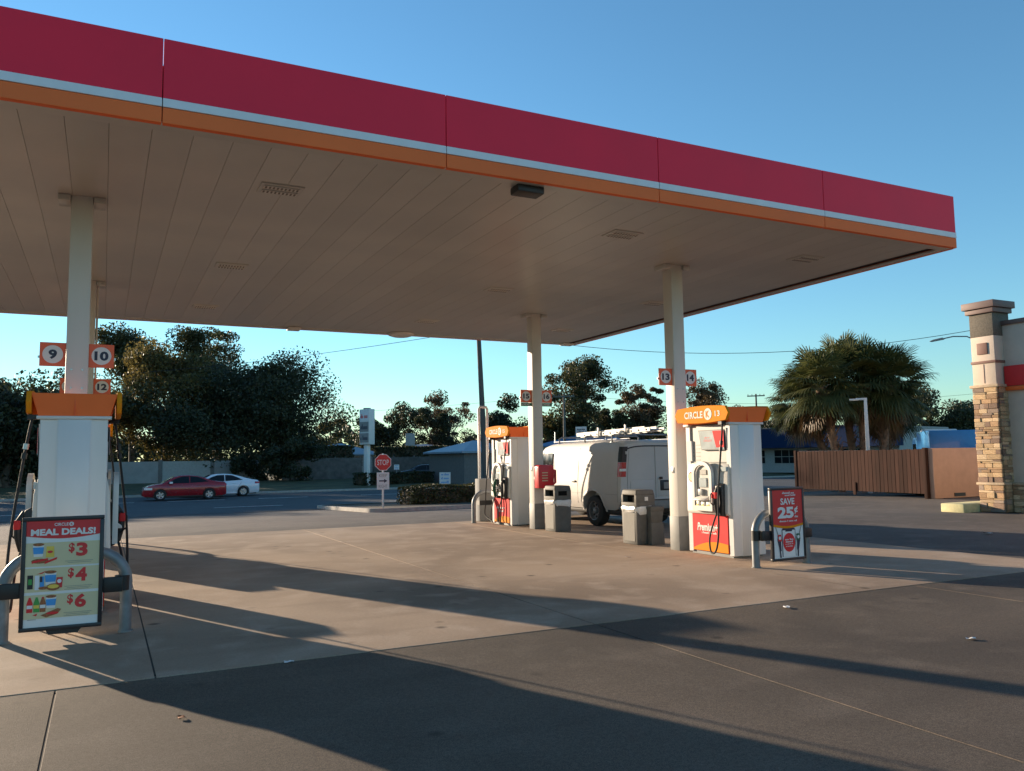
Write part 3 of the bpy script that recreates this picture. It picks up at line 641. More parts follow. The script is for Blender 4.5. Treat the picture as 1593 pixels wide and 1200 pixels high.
o = thing('service_cabinet', 'grey cabinet with a tall white pipe hoop beside pump 15', 'cabinet', (8.98, 19.62, 0))
MB().box(-.20, .20, -.14, .14, 0, 1.10).build('case', 'white_block', o, bevel=.012); MB().box(-.206, .206, -.146, .146, .42, .54).build('dark_band', 'black', o)
MB().tube([(-.13, 0, 1.08), (-.13, 0, 2.93), (-.10, 0, 2.985), (.08, 0, 2.985), (.11, 0, 2.93), (.11, 0, 1.08)], .035, 12).build('pipe_hoop', 'white_steel', o, smooth=True)

# ================================================================== VEHICLES
def ring(y, T, sc, zb, wf, cap, n=11):
    zs = np.linspace(zb, T - cap, n); half = [(wf(z) * sc, z) for z in zs]; wt = half[-1][0]
    for a, d in ((.96, .45), (.86, .75), (.6, .95), (.3, 1.0)): half.append((wt * a, T - cap + cap * d))
    L_ = [(-x, y, z) for x, z in half]; Rr = [(x, y, z) for x, z in half[::-1]]
    return L_ + Rr
def carve(me, name, wells, hwid):
    """cut the wheel wells out of the closed body"""
    o = bpy.data.objects.new(name, me); COL.objects.link(o); tmp = []
    for (y, z, r) in wells:
        for s in (-1, 1):
            c = bpy.data.objects.new('cut', MB().cyl((s * (hwid - .27), y, z), (s * (hwid + .2), y, z), r, 40).mesh('cut', 'black')); COL.objects.link(c); tmp.append(c)
            md = o.modifiers.new('b', 'BOOLEAN'); md.object = c; md.operation = 'DIFFERENCE'; md.solver = 'EXACT'
    bpy.context.view_layer.update(); dg = bpy.context.evaluated_depsgraph_get()
    nm = bpy.data.meshes.new_from_object(o.evaluated_get(dg)); nm.name = name
    for c in tmp + [o]: bpy.data.objects.remove(c)
    nm.polygons.foreach_set('use_smooth', [True] * len(nm.polygons)); nm.set_sharp_from_angle(angle=R_(32)); return nm
def side_panel(s, lo, up, wf, sc=1.0, off=.005, n=10):
    """panel lying on the body side between two (y,z) polylines"""
    def smp(P):
        P = np.array(P); t = np.linspace(0, 1, len(P)); q = np.linspace(0, 1, n); return [(np.interp(a, t, P[:, 0]), np.interp(a, t, P[:, 1])) for a in q]
    A, B_ = smp(lo), smp(up); rows = []
    for k in range(6):
        f = k / 5; rows.append([(s * (wf(a[1] * (1 - f) + b[1] * f) * sc + off), a[0] * (1 - f) + b[0] * f, a[1] * (1 - f) + b[1] * f) for a, b in zip(A, B_)])
    return MB().grid(rows)
def seam(s, P, wf, sc=1, r=.0055):
    Q = []
    for (a, b) in zip(P[:-1], P[1:]):
        for t in np.linspace(0, 1, 7)[:-1]: Q.append((a[0] + (b[0] - a[0]) * t, a[1] + (b[1] - a[1]) * t))
    Q.append(P[-1]); return MB().tube([(s * wf(z) * sc, y, z) for y, z in Q], r, 5)
def wheel(par, x, y, r, w_, s, rim_m, spokes):
    t_ = MB(); n = 32; prof = [(r * .62, -.5), (r * .86, -.5), (r * .97, -.40), (r, -.25), (r, .25), (r * .97, .40), (r * .86, .5), (r * .62, .5)]
    P = [[(x + a[1] * w_, y + a[0] * math.cos(2 * math.pi * k / n), r + a[0] * math.sin(2 * math.pi * k / n)) for k in range(n)] for a in prof]
    t_.grid(P, True); t = t_.build('wheel', 'rubber', par, smooth=True)
    xo = x + s * w_ * .36
    b = MB(); b.tube([(x - s * .02, y, r), (xo - s * .05, y, r)], r * .64, 28); b.build('rim_barrel', 'black' if spokes else 'galv', t, smooth=True)
    ri = MB(); P = [[(xo + s * d, y + q * math.cos(2 * math.pi * k / n), r + q * math.sin(2 * math.pi * k / n)) for k in range(n)] for q, d in ((r * .64, -.03), (r * .64, .03), (r * .57, .02), (r * .56, -.05))]
    ri.grid(P, True); ri.build('rim', rim_m, t, smooth=True)
    if spokes:
        for k in range(spokes):
            a = 2 * math.pi * k / spokes; c_, s_ = math.cos(a), math.sin(a)
            v = [(r * .1, -.055), (r * .60, -.035), (r * .60, .035), (r * .1, .055)]
            sp = MB(); sp.add([(xo + s * e, y + p[0] * c_ - p[1] * s_, r + p[0] * s_ + p[1] * c_) for e in (-.03, .012) for p in v], [(0, 1, 2, 3), (7, 6, 5, 4), (0, 4, 5, 1), (1, 5, 6, 2), (2, 6, 7, 3), (3, 7, 4, 0)]); sp.build('spoke', rim_m, t)
    else:
        for k in range(8):
            a = 2 * math.pi * k / 8; MB().tube([(xo - s * .055, y + r * .38 * math.cos(a), r + r * .38 * math.sin(a)), (xo - s * .035, y + r * .38 * math.cos(a), r + r * .38 * math.sin(a))], r * .075, 8).build('vent_hole', 'black', t)
    MB().tube([(xo - s * .06, y, r), (xo + s * .01, y, r), (xo + s * .03, y, r)], [r * .2, r * .18, r * .1], 14).build('hub', rim_m, t, smooth=True)
    return t

# --- cargo van: origin at the rear bumper on the ground, nose along +y
vz = [.42, .50, .62, .90, 1.12, 1.20, 1.5, 1.75, 1.9, 2.02]; vw = [.93, .975, .995, 1.0, .992, .985, .965, .94, .915, .88]
wv = lambda z: float(np.interp(z, vz, vw))
van = thing('cargo_van', 'white cargo van with roof rack parked behind the grey bins', 'van', (11.40, 15.42, 0)); van.scale = (1, 1, .955)
st = [(0, 2.02, .962, .55), (.035, 2.055, .982, .52), (.10, 2.08, .994, .48), (.3, 2.10, 1, .42), (.9, 2.115, 1, .42), (1.6, 2.12, 1, .42), (2.3, 2.12, 1, .42), (3.0, 2.115, 1, .42), (3.4, 2.09, 1, .42), (3.62, 2.04, .998, .42), (3.9, 1.84, .995, .42), (4.2, 1.58, .99, .42), (4.48, 1.30, .985, .42), (4.9, 1.20, .975, .42), (5.3, 1.12, .955, .42), (5.48, 1.03, .93, .44), (5.56, .90, .90, .46)]
b = MB(); P = [ring(y, T, sc, zb_, wv, .12 if T > 1.5 else .10) for y, T, sc, zb_ in st]; b.grid(P, True)
n = len(P[0]); b.add(P[0], [tuple(range(n))]); b.add(P[-1], [tuple(range(n))])
me = bpy.data.meshes.new('b'); me.from_pydata(b.v, [], b.f); bm = bmesh.new(); bm.from_mesh(me); bmesh.ops.remove_doubles(bm, verts=bm.verts, dist=1e-5); bmesh.ops.recalc_face_normals(bm, faces=bm.faces); bm.to_mesh(me); bm.free(); me.materials.append(MATS['van_white'])
RW, FW = 1.13, 4.55
body = link('body', carve(me, 'body', [(RW, .40, .47), (FW, .40, .47)], 1.0), van)
for s in (-1, 1):
    for y in (RW, FW):
        wheel(van, s * .86, y, .375, .25, s, 'galv', 0)
        b = MB(); N = 24; P = [[(s * (wv(.4 + q * math.sin(t)) + d), y + q * math.cos(t), .40 + q * math.sin(t)) for t in np.linspace(-.05, math.pi + .05, N)] for q, d in ((.468, -.02), (.47, .012), (.50, .016), (.54, .004))]
        b.grid(P).build('arch_lip', 'van_white', body, smooth=True)
    b = MB(); b.box(s * .45 if s > 0 else -.99, .99 if s > 0 else -.45, RW - .50, RW + .50, .38, .9); 
    # doors and seams
    seam(s, [(.10, .62), (.10, 1.95)], wv, .994).build('rear_pillar_seam', 'print_grey', body)
    seam(s, [(1.82, .55), (1.80, 1.93)], wv).build('panel_seam', 'print_grey', body); seam(s, [(3.02, .55), (3.0, 1.90)], wv).build('door_seam', 'print_grey', body)
    seam(s, [(3.02, .53), (4.0, .53), (4.02, 1.2), (3.60, 1.86)], wv).build('door_seam', 'print_grey', body)
    seam(s, [(.12, .80), (.62, .80)], wv, 1, .004).build('crease_shade', 'print_grey', body); seam(s, [(1.65, .80), (4.0, .80)], wv, 1, .004).build('crease_shade', 'print_grey', body)  # grey lines stand in for the shade along the body creases
    gl = side_panel(s, [(3.08, 1.24), (3.96, 1.22)], [(3.10, 1.82), (3.56, 1.82)], wv, 1, .022); gl.build('door_glass', 'glass', body, smooth=True)
    MB().box(min(s * 1.0, s * 1.03), max(s * 1.0, s * 1.03), 3.10, 3.28, 1.06, 1.11).build('door_handle', 'van_white', body, bevel=.01); MB().box(min(s * .99, s * 1.02), max(s * .99, s * 1.02), 1.90, 2.06, 1.06, 1.11).build('door_handle', 'black', body, bevel=.01)
    mi = MB().box(min(s * 1.03, s * 1.24), max(s * 1.03, s * 1.24), 4.02, 4.16, 1.16, 1.46).build('mirror', 'black', van, bevel=.03)
    MB().box(min(s * .93, s * 1.05), max(s * .93, s * 1.05), 4.05, 4.12, 1.2, 1.26).build('mirror_arm', 'black', mi)
    # tail lamp wrapping the corner, black pillar trim above it running over the doors
    for nm, z0, z1, ml in (('tail_lamp', 1.22, 1.56, 'tail_red'), ('pillar_trim', 1.565, 1.93, 'black')):
        rows = [[(s * (wv(z) * .962 - .12), -.012, z), (s * (wv(z) * .962 + .004), -.012, z), (s * (wv(z) * .982 + .010), .030, z), (s * (wv(z) * .994 + .010), .098, z)] for z in np.linspace(z0, z1, 6)]
        tl = MB().grid(rows).build(nm, ml, van, smooth=True)
        if nm == 'tail_lamp':
            rows = [[(s * (wv(z) * .962 - .115), -.016, z), (s * (wv(z) * .962 + .005), -.016, z), (s * (wv(z) * .982 + .012), .026, z)] for z in (1.35, 1.41)]; MB().grid(rows).build('reverse_lamp', 'lamp_clear', tl, smooth=True)
b = MB(); rows = [[(x, -.012 + (.03 if q else 0), 1.93 + .085 * (1 - (abs(x) / .80) ** 4) * .9 - (.0 if q else .075)) for x in np.linspace(-.80, .80, 15)] for q in (0, 1)]
b.grid(rows).build('header_trim', 'black', van, smooth=True)
MB().tube([(0, -.004, .70), (0, -.004, 1.93)], .006, 5).build('rear_door_seam', 'print_grey', body)
for s in (-1, 1):
    MB().tube([(s * .78, -.004, .70), (s * .78, -.004, 1.2), (s * .72, -.004, 1.85)], .004, 5).build('rear_door_seam', 'print_grey', body)
    for z in (.85, 1.75): MB().box(s * .80 - .03, s * .80 + .03, -.03, .01, z, z + .07).build('hinge', 'van_white', body, bevel=.008)
    dp = MB(); dp.box(min(s * .06, s * .70), max(s * .06, s * .70), -.010, .0, .74, 1.12); dp.build('door_pressing', 'van_white', body, bevel=.006)
pl = MB().box(.12, .62, -.03, .0, .87, 1.12).build('plate_recess', 'black', van, bevel=.015); MB().box(.21, .53, -.036, -.028, .91, 1.07).build('number_board', 'print_grey', pl); MB().box(.10, .17, -.05, -.02, 1.14, 1.2).build('latch', 'black', van)
bp = MB().box(-.97, .97, -.16, .10, .44, .66).build('rear_bumper', 'grey_paint', van, bevel=.03); MB().box(-.80, .80, -.17, -.02, .655, .668).build('step_pad', 'black', bp)
MB().box(-.95, .95, 5.40, 5.66, .42, .68).build('front_bumper', 'grey_paint', van, bevel=.04)
MB().box(-.88, .88, .1, 5.3, .30, .46).build('chassis', 'black', van, bevel=.03); MB().tube([(.5, .9, .28), (.5, .2, .28), (.5, -.05, .27)], .04, 8).build('exhaust', 'galv', van, smooth=True)
rows = [[(x, y + .012, z + .012) for x in np.linspace(-a, a, 9)] for y, z, a in ((4.47, 1.31, .78), (4.2, 1.575, .76), (3.9, 1.835, .70), (3.68, 1.99, .62))]; MB().grid(rows).build('windscreen', 'glass', van, smooth=True)
for s in (-1, 1): MB().box(min(s * .55, s * .87), max(s * .55, s * .87), 5.44, 5.56, .74, .95).build('headlight', 'lamp_clear', van, bevel=.02)
MB().box(-.5, .5, 5.50, 5.60, .72, .96).build('grille', 'black', van, bevel=.02)
# roof rack
for y in (.55, 1.75, 3.0):
    rk = MB().tube([(-.80, y, 2.02), (-.80, y, 2.20), (-.74, y, 2.235), (.74, y, 2.235), (.80, y, 2.20), (.80, y, 2.02)], .019, 8).build('rack_bar', 'galv', van, smooth=True)
    for s in (-1, 1): MB().box(s * .80 - .03, s * .80 + .03, y - .06, y + .06, 1.97, 2.06).build('rack_foot', 'steel', rk, bevel=.008)
for s in (-1, 1):
    MB().tube([(s * .79, -.15, 2.12), (s * .79, 3.3, 2.12)], .016, 8).build('rack_rail', 'steel', van, smooth=True)
    MB().tube([(s * .79, 3.25, 2.10), (s * .79, 3.25, 2.40)], .014, 6).build('rack_upright', 'steel', van)
# ladders on the rack
ld = thing('ladder', 'white extension ladder lying on the van roof rack', 'ladder', (10.93, 14.66, 2.150), R_(-1.5))
ld.rotation_euler = (R_(-1.0), 0, R_(-1.5))
for s in (-1, 1):
    for q, (y0, y1) in enumerate(((0, 3.05), (.25, 3.3))):
        x = s * (.19 - q * .03); MB().box(x - .012, x + .012, y0, y1, .02 + q * .035, .11 + q * .035).build('rail', 'sign_white', ld, bevel=.004, seg=1)
for i in range(10):
    MB().tube([(-.214, .15 + i * .30, .065), (.214, .15 + i * .30, .065)], .016, 8).build('rung', 'steel', ld, smooth=True)
    for s in (-1, 1): MB().tube([(s * .2035, .15 + i * .30, .065), (s * .219, .15 + i * .30, .065)], .021, 8).build('rung_plug', 'print_grey', ld)
for y in (.92, 2.12): MB().box(-.25, .25, y - .03, y + .03, .125, .155).build('clamp', 'galv', ld, bevel=.006); 
for y in (.92, 2.12): MB().box(-.25, -.22, y - .03, y + .03, -.02, .22).build('clamp_post', 'galv', ld, bevel=.006)

# --- saloons on the street: origin at the rear bumper, nose along +y
cz_ = [.20, .30, .50, .70, .84, .92, 1.0, 1.2, 1.46]; cw_ = [.80, .87, .905, .915, .90, .86, .80, .69, .56]
wc = lambda z: float(np.interp(z, cz_, cw_))
def saloon(label, loc, rz, paint, L_=4.65, fast=0, spokes=5, grp=None, dark_rear=False):
    c = thing('saloon_car', label, 'car', loc, rz, grp); k = L_ / 4.65
    f = fast
    st = [(0, .78, .86, .34), (.03, .95, .92, .28), (.12, 1.03, .96, .24), (.45, 1.06 + .02 * f, .99, .2), (.85, 1.13 + .06 * f, 1, .2), (1.25, 1.28 + .04 * f, 1, .2), (1.65, 1.40 + .02 * f, 1, .2), (2.1, 1.45, 1, .2), (2.55, 1.445, 1, .2), (2.9, 1.37, 1, .2), (3.2, 1.21, 1, .2), (3.5, 1.04, 1, .2), (3.62, .985, 1, .2), (4.0, .94, .985, .2), (4.3, .87, .96, .22), (4.5, .77, .92, .24), (4.61, .64, .86, .28), (4.65, .52, .80, .32)]
    st = [(y * k, T, s, zb_) for y, T, s, zb_ in st]
    b = MB(); P = [ring(y, T, s, zb_, wc, .05, 9) for y, T, s, zb_ in st]; b.grid(P, True); n = len(P[0]); b.add(P[0], [tuple(range(n))]); b.add(P[-1], [tuple(range(n))])
    me = bpy.data.meshes.new('b'); me.from_pydata(b.v, [], b.f); bm = bmesh.new(); bm.from_mesh(me); bmesh.ops.remove_doubles(bm, verts=bm.verts, dist=1e-5); bmesh.ops.recalc_face_normals(bm, faces=bm.faces); bm.to_mesh(me); bm.free(); me.materials.append(MATS[paint])
    rw, fw = .98 * k, 3.68 * k
    bd = link('body', carve(me, 'body', [(rw, .33, .375), (fw, .33, .375)], .91), c)
    for s in (-1, 1):
        for y in (rw, fw): wheel(c, s * .80, y, .325, .21, s, 'alloy', spokes)
        side_panel(s, [(1.0 * k, 1.045), (2.05 * k, .985)], [(1.30 * k, 1.20), (1.62 * k, 1.345), (2.05 * k, 1.375)], wc, 1, .012).build('rear_glass', 'glass', bd, smooth=True)
        side_panel(s, [(2.10 * k, .985), (3.34 * k, .98)], [(2.10 * k, 1.375), (2.5 * k, 1.365), (2.85 * k, 1.25), (3.22 * k, 1.04)], wc, 1, .012).build('front_glass', 'glass', bd, smooth=True)
        seam(s, [(2.07 * k, .3), (2.07 * k, .97)], wc).build('door_seam', 'black', bd); seam(s, [(3.05 * k, .3), (3.2 * k, .6), (3.25 * k, .95)], wc).build('door_seam', 'black', bd); seam(s, [(1.35 * k, .5), (1.1 * k, .9)], wc).build('door_seam', 'black', bd)
        for y in (1.45, 2.35): MB().box(min(s * .89, s * .925), max(s * .89, s * .925), y * k, y * k + .2, .82, .85).build('door_handle', paint, bd, bevel=.008)
        MB().box(min(s * .84, s * 1.02), max(s * .84, s * 1.02), 3.02 * k, 3.2 * k, .96, 1.08).build('mirror', paint if paint != 'car_red' else 'lamp_clear', c, bevel=.025)
        rows = [[(s * wc(z) * (sc + .012), y, z) for y, sc in ((-.008, .865), (.02, .915), (.10, .955), (.30, .985))] for z in (.80, .86, .92)]; MB().grid(rows).build('tail_lamp', 'tail_red', c, smooth=True)
        rows = [[(s * (wc(z) * sc + .012), y * k, z) for y, sc in ((4.55, .885), (4.45, .925), (4.3, .955), (4.12, .975))] for z in (.63, .69, .75)]; MB().grid(rows).build('headlight', 'lamp_clear', c, smooth=True)
        MB().box(min(s * .86, s * .905), max(s * .86, s * .905), 1.36 * k, 3.3 * k, .20, .27).build('sill', 'black' if paint == 'car_red' else paint, bd, bevel=.01)
    rows = [[(x, y * k, z + .014) for x in np.linspace(-a, a, 7)] for y, z, a in ((3.55, 1.015, .70), (3.2, 1.215, .60), (2.88, 1.375, .50))]; MB().grid(rows).build('windscreen', 'glass', bd, smooth=True)
    rows = [[(x, y * k, z + .014) for x in np.linspace(-a, a, 7)] for y, z, a in ((.62, 1.09 + .04 * f, .66), (1.25, 1.285 + .04 * f, .55), (1.62, 1.395 + .02 * f, .48))]; MB().grid(rows).build('rear_screen', 'glass', bd, smooth=True)
    MB().box(-.55, .55, 4.58 * k, 4.66 * k, .30, .50).build('grille', 'black', c, bevel=.015); MB().box(-.24, .24, -.01, .03, .55, .68).build('number_board', 'print_white', c); MB().box(-.80, .80, .2, 4.4 * k, .16, .26).build('underbody', 'black', c)
    return c
saloon('dark red saloon car driving along the street past the oak trees', (6.65, 52.35, -.5), R_(90), 'car_red', 4.60)
saloon('white saloon car just behind the dark red car on the street', (9.05, 55.3, -.5), R_(90), 'car_white', 4.75, 1, 7)
p = G(702, 72); saloon('dark saloon car parked beside the grey kiosk', (p.x, p.y, zg(p.y)), R_(60), 'car_dark')

# blue lorry above the enclosure wall
p = G(1462, 52)
lor = thing('blue_lorry', 'blue box lorry parked beyond the tan enclosure wall', 'lorry', (p.x, p.y, zg(p.y)), R_(-42))
MB().box(-1.2, 1.2, -3.4, -.35, .9, 3.05).build('cargo_box', 'blue_truck', lor, bevel=.05)
b = MB(); b.prism([(-.3, .55), (1.6, .55), (1.75, .75), (1.75, 1.5), (1.35, 2.55), (1.1, 2.75), (-.3, 2.8)], -1.12, 1.12, 'x'); cb = b.build('cab', 'blue_truck', lor, bevel=.06)
b = MB(); b.prism([(1.70, 1.62), (1.37, 2.48), (1.40, 2.49), (1.73, 1.63)], -.98, .98, 'x'); b.build('windscreen', 'glass', cb)
for s in (-1, 1): MB().prism([(.3, 1.6), (1.45, 1.6), (1.2, 2.4), (.3, 2.4)], min(s * 1.10, s * 1.135), max(s * 1.10, s * 1.135), 'x').build('door_glass', 'glass', cb)
for s in (-1, 1):
    for y in (-2.3, 1.0): wheel(lor, s * 1.0, y, .48, .28, s, 'galv', 0)
MB().box(-.9, .9, -3.0, .9, .55, .92).build('chassis', 'black', lor); MB().prism([(-.3, 2.78), (1.05, 2.74), (.2, 3.15), (-.3, 3.2)], -.9, .9, 'x').build('wind_deflector', 'sign_white', cb, bevel=.05)
tag(lor)

# ================================================================== SIGNS, HEDGE
o = thing('stop_sign', 'red octagonal stop sign above a keep right plate on a post', 'road sign', (9.63, 30.35, zg(30.35) + .1), R_(-16))
MB().box(-.035, .035, -.02, .02, -.1, 2.06).build('post', 'sign_white', o, bevel=.006)
oct_ = lambda r: [(r * math.cos(math.pi / 8 + i * math.pi / 4), 1.72 + r * math.sin(math.pi / 8 + i * math.pi / 4)) for i in range(8)]
MB().prism(oct_(.335), -.034, -.026, 'y').build('octagon_border', 'sign_white', o); oc = MB().prism(oct_(.312), -.0375, -.0335, 'y').build('octagon', 'stop_red', o)
text('STOP', 'lettering', .44, .21, 'sign_white', oc, (0, -.041, 1.72), bold=.01)
kp = MB().box(-.235, .235, -.034, -.026, .69, 1.34).build('keep_right_plate', 'sign_white', o, bevel=.003, seg=1)
text('KEEP', 'lettering', .30, .12, 'print_grey', kp, (0, -.037, 1.22)); text('RIGHT', 'lettering', .32, .12, 'print_grey', kp, (0, -.037, .81))
b = MB(); b.add([(x, -.037, z) for x, z in ((-.15, .99), (.04, .99), (.04, .94), (.16, 1.015), (.04, 1.09), (.04, 1.04), (-.15, 1.04))], [tuple(range(7))]); b.build('arrow', 'print_dark', kp, fix=False)

def leaves(V, size, rng, aspect=.6):
    """leaf-sized rhombi at random tilt around points V"""
    n = len(V); a = rng.normal(size=(n, 3)); a /= np.linalg.norm(a, axis=1, keepdims=True); b_ = rng.normal(size=(n, 3)); b_ -= a * (a * b_).sum(1, keepdims=True); b_ /= np.linalg.norm(b_, axis=1, keepdims=True)
    s = (size * rng.uniform(.5, 1.5, n))[:, None]; A, Bv = a * s, b_ * s * aspect
    v = np.stack([V - A, V + Bv, V + A, V - Bv], 1).reshape(-1, 3); f = np.arange(4 * n).reshape(-1, 4); return v, f
def np_mesh(name, v, f, material):
    me = bpy.data.meshes.new(name); me.vertices.add(len(v)); me.vertices.foreach_set('co', v.astype(np.float32).ravel()); k = f.shape[1]
    me.loops.add(f.size); me.loops.foreach_set('vertex_index', f.astype(np.int32).ravel()); me.polygons.add(len(f))
    me.polygons.foreach_set('loop_start', np.arange(0, f.size, k, dtype=np.int32)); me.update(calc_edges=True); me.materials.append(MATS[material]); return me
def hedge(label, p0, p1, wid, hgt, n, size, ml='leaf_hedge', grp=None, zb_=None):
    p0, p1 = Vector(p0), Vector(p1); L_ = (p1 - p0).length; ang = math.atan2(p1.y - p0.y, p1.x - p0.x); z = min(zg(p0.y), zg(p1.y)) if zb_ is None else zb_
    o = thing('hedge', label, 'hedge', ((p0.x + p1.x) / 2, (p0.y + p1.y) / 2, z), ang, grp); rng = np.random.default_rng(int(L_ * 100))
    MB().box(-L_ / 2 + .12, L_ / 2 - .12, -wid / 2 + .14, wid / 2 - .14, 0, hgt - .14).build('dark_core', 'soil', o, bevel=.1)  # solid dark core in place of the shade between the leaves
    u = rng.uniform(-1, 1, (n, 3)); ax = rng.choice(3, n, p=[.1, .5, .4]); ii = np.arange(n); u[ii, ax] = np.sign(u[ii, ax]) * rng.uniform(.86, 1.0, n); u[ax == 2, 2] = np.abs(u[ax == 2, 2])
    V = u * np.array([L_ / 2, wid / 2, hgt / 2]) + np.array([0, 0, hgt / 2]); V += (np.sin(V[:, [0]] * 2.3 + V[:, [2]] * 3) * .05) * np.array([0, 1, .8]); V[:, 2] = np.maximum(V[:, 2], .04)
    v, f = leaves(V, size, rng, .65); link('foliage', np_mesh('foliage', v, f, ml), o); return o
hedge('clipped hedge on the kerbed island beside the stop sign', (11.5, 33.4, 0), (26, 34.4, 0), 1.5, .80, 16000, .055, zb_=zg(33.8) + .08)
p0, p1 = G(556, 66), G(668, 70); hedge('dark low hedge in front of the far wooden fence', p0, p1, 1.4, .95, 5000, .09, 'leaf_dark')
p0, p1 = G(452, 79), G(545, 82); hedge('dark tall hedge rising over the far wooden fence', p0, p1, 1.6, 3.1, 6000, .12, 'leaf_dark')
p0, p1 = G(585, 84), G(705, 82); hedge('dark tall hedge in front of the chimney house', p0, p1, 1.6, 3.0, 6000, .12, 'leaf_dark')

def post_sign(name, label, cat, px, d, ylo, yhi, wpx, txt, rz=0):
    p = G(px, d); z0, z1 = ztop(px, ylo, p), ztop(px, yhi, p); w_ = wpx * d / F
    o = thing(name, label, cat, (p.x, p.y, p.z), math.atan2(-p.x, p.y) + rz)
    MB().box(-.03, .03, 0.001, .05, -.05, z1 - p.z).build('post', 'galv', o); pn = MB().box(-w_ / 2, w_ / 2, -.02, 0, z0 - p.z, z1 - p.z).build('panel', 'sign_white', o, bevel=.004, seg=1)
    h = (z1 - z0) / len(txt)
    for i, t_ in enumerate(txt):
        if isinstance(t_, tuple): scribble('small_print', w_ * .7, h * .6, 'print_blue', pn, (0, -.0235, z1 - p.z - h * (i + .5)), words=t_, seed=i)
        else: text(t_, 'lettering', w_ * .78, h * .62, 'print_dark', pn, (0, -.0235, z1 - p.z - h * (i + .5)), bold=.01)
    return o
post_sign('speed_sign', 'white speed limit sign on a post beyond the van', 'road sign', 905, 49, 698, 664, 17, ['SPEED', 'LIMIT'])
post_sign('yard_sign', 'small white notice board standing behind the island hedge', 'sign', 692, 56, 753, 735, 17, [(3, 6), (2, 6), (7,)])
post_sign('fence_notice', 'small pale notice fixed before the far fence', 'sign', 617, 67.5, 731, 723, 8, [(3,), (4,), (2,)])

# pylon sign across the street
p = G(571, 66); zt_ = ztop(571, 637, p) - p.z; zb2 = ztop(571, 692, p) - p.z
o = thing('pylon_sign', 'tall white pylon sign with lettered panels across the street', 'sign', (p.x, p.y, p.z), R_(-66))
MB().box(-.22, .22, -.16, .16, 0, zb2 + .05).build('pole', 'sign_white', o, bevel=.02); cb = MB().box(-.58, .58, -.30, .30, zb2, zt_).build('cabinet', 'sign_white', o, bevel=.03)
MB().tube([(0, 0, zt_ - .02), (0, 0, zt_ + .1)], .3, 12).build('cap', 'white_block', cb)
hh = zt_ - zb2
for (a, c, ml, t_) in ((.68, .93, 'stripe_white', (3, 4)), (.36, .64, 'white_block', (6,)), (.06, .32, 'white_block', (1, 5))):
    pn = MB().box(-.53, .53, -.315, -.295, zb2 + hh * a, zb2 + hh * c).build('panel', ml, cb); scribble('lettering', .85, hh * (c - a) * .5, 'print_red' if a > .6 else 'print_dark', pn, (0, -.32, zb2 + hh * (a + c) / 2), words=t_)

# ================================================================== ENCLOSURE
o = thing('waste_enclosure', 'tan block enclosure with a wide brown plank gate', 'enclosure')
gL, gR = Vector((26.77, 26.18, 0)), Vector((26.03, 19.30, 0)); dv = (gR - gL); GL = dv.length; ga = math.atan2(dv.y, dv.x)
gt = bpy.data.objects.new('gate', None); COL.objects.link(gt); gt.parent = o; gt.location = gL; gt.rotation_euler = (0, 0, ga)
NP = 36; pw = (GL - .3) / NP
for i in range(NP):
    MB().box(.15 + i * pw + .006, .15 + (i + 1) * pw - .006, -.014 + .006 * (i % 2), .02, .16, 1.735 + .008 * ((i * 7) % 3)).build('plank', 'brown_wood', gt, bevel=.004, seg=1)
for x in (0, GL - .14): MB().box(x, x + .14, -.05, .12, -.02, 1.79).build('post', 'brown_wood', gt, bevel=.01)
MB().box(GL / 2 - .07, GL / 2 + .07, -.06, -.015, .02, .50).build('drop_bolt', 'brown_wood', gt, bevel=.006)
for z in (.3, 1.55): MB().box(.14, GL - .14, .02, .07, z, z + .1).build('frame_rail', 'brown_wood', gt)
MB().box(26.12, 34.5, 19.12, 19.32, 0, 1.77).build('wall', 'tan_stucco', o, bevel=.01); MB().box(26.85, 34.5, 26.1, 26.3, 0, 1.77).build('wall', 'tan_stucco', o, bevel=.01); MB().box(34.3, 34.5, 19.33, 26.09, 0, 1.77).build('wall', 'tan_stucco', o, bevel=.01)
MB().box(27.15, 27.75, 19.10, 19.13, .05, .17).build('drain_slot', 'black', o)
MB().box(27.6, 30.2, 20.2, 22.4, .05, 1.5).build('waste_skip', 'plate_green', o, bevel=.05)

# ================================================================== STORE
store = thing('store', 'cream stucco shop with red band and stone clad corner pillar', 'shop')
WX = 21.75
MB().box(WX, 34, -14, 13.95, 0, 5.02).build('wall', 'cream_stucco', store)
MB().box(WX - .06, 34.05, -14.05, 14.0, 5.021, 5.14).build('parapet_cap', 'cap_brown', store, bevel=.01)
rb = MB().box(WX - .09, WX + .02, -13.9, 13.585, 3.36, 3.90).build('red_band', 'print_coral', store, bevel=.008); MB().box(WX - .085, WX + .02, -13.9, 13.585, 3.24, 3.345).build('orange_band', 'stripe_orange', rb, bevel=.006)
wd = MB().box(WX - .04, WX + .02, 10.9, 12.86, 1.0, 3.12).build('window_frame', 'print_red', store, bevel=.01); MB().box(WX - .046, WX - .02, 11.0, 12.76, 1.08, 3.04).build('glass', 'glass', wd)
PX0, PX1, PY0, PY1 = 21.34, 21.76, 13.60, 14.28
pil = MB().box(PX0 + .03, PX1 + .3, PY0 + .03, PY1 - .03, 0, 3.36).build('pillar', 'mortar', store)
MB().box(PX0 - .06, PX1 + .3, PY0 - .06, PY1 + .06, 3.34, 3.42).build('stone_ledge', 'ledge', pil, bevel=.012)
up = MB().box(PX0 + .015, PX1 + .3, PY0 + .015, PY1 - .015, 3.42, 4.74).build('upper_shaft', 'cream_stucco', pil, bevel=.008)
MB().box(PX0 + .006, PX0 + .03, (PY0 + PY1) / 2 - .006, (PY0 + PY1) / 2 + .006, 3.46, 3.98).build('control_joint', 'trim_brown', up)
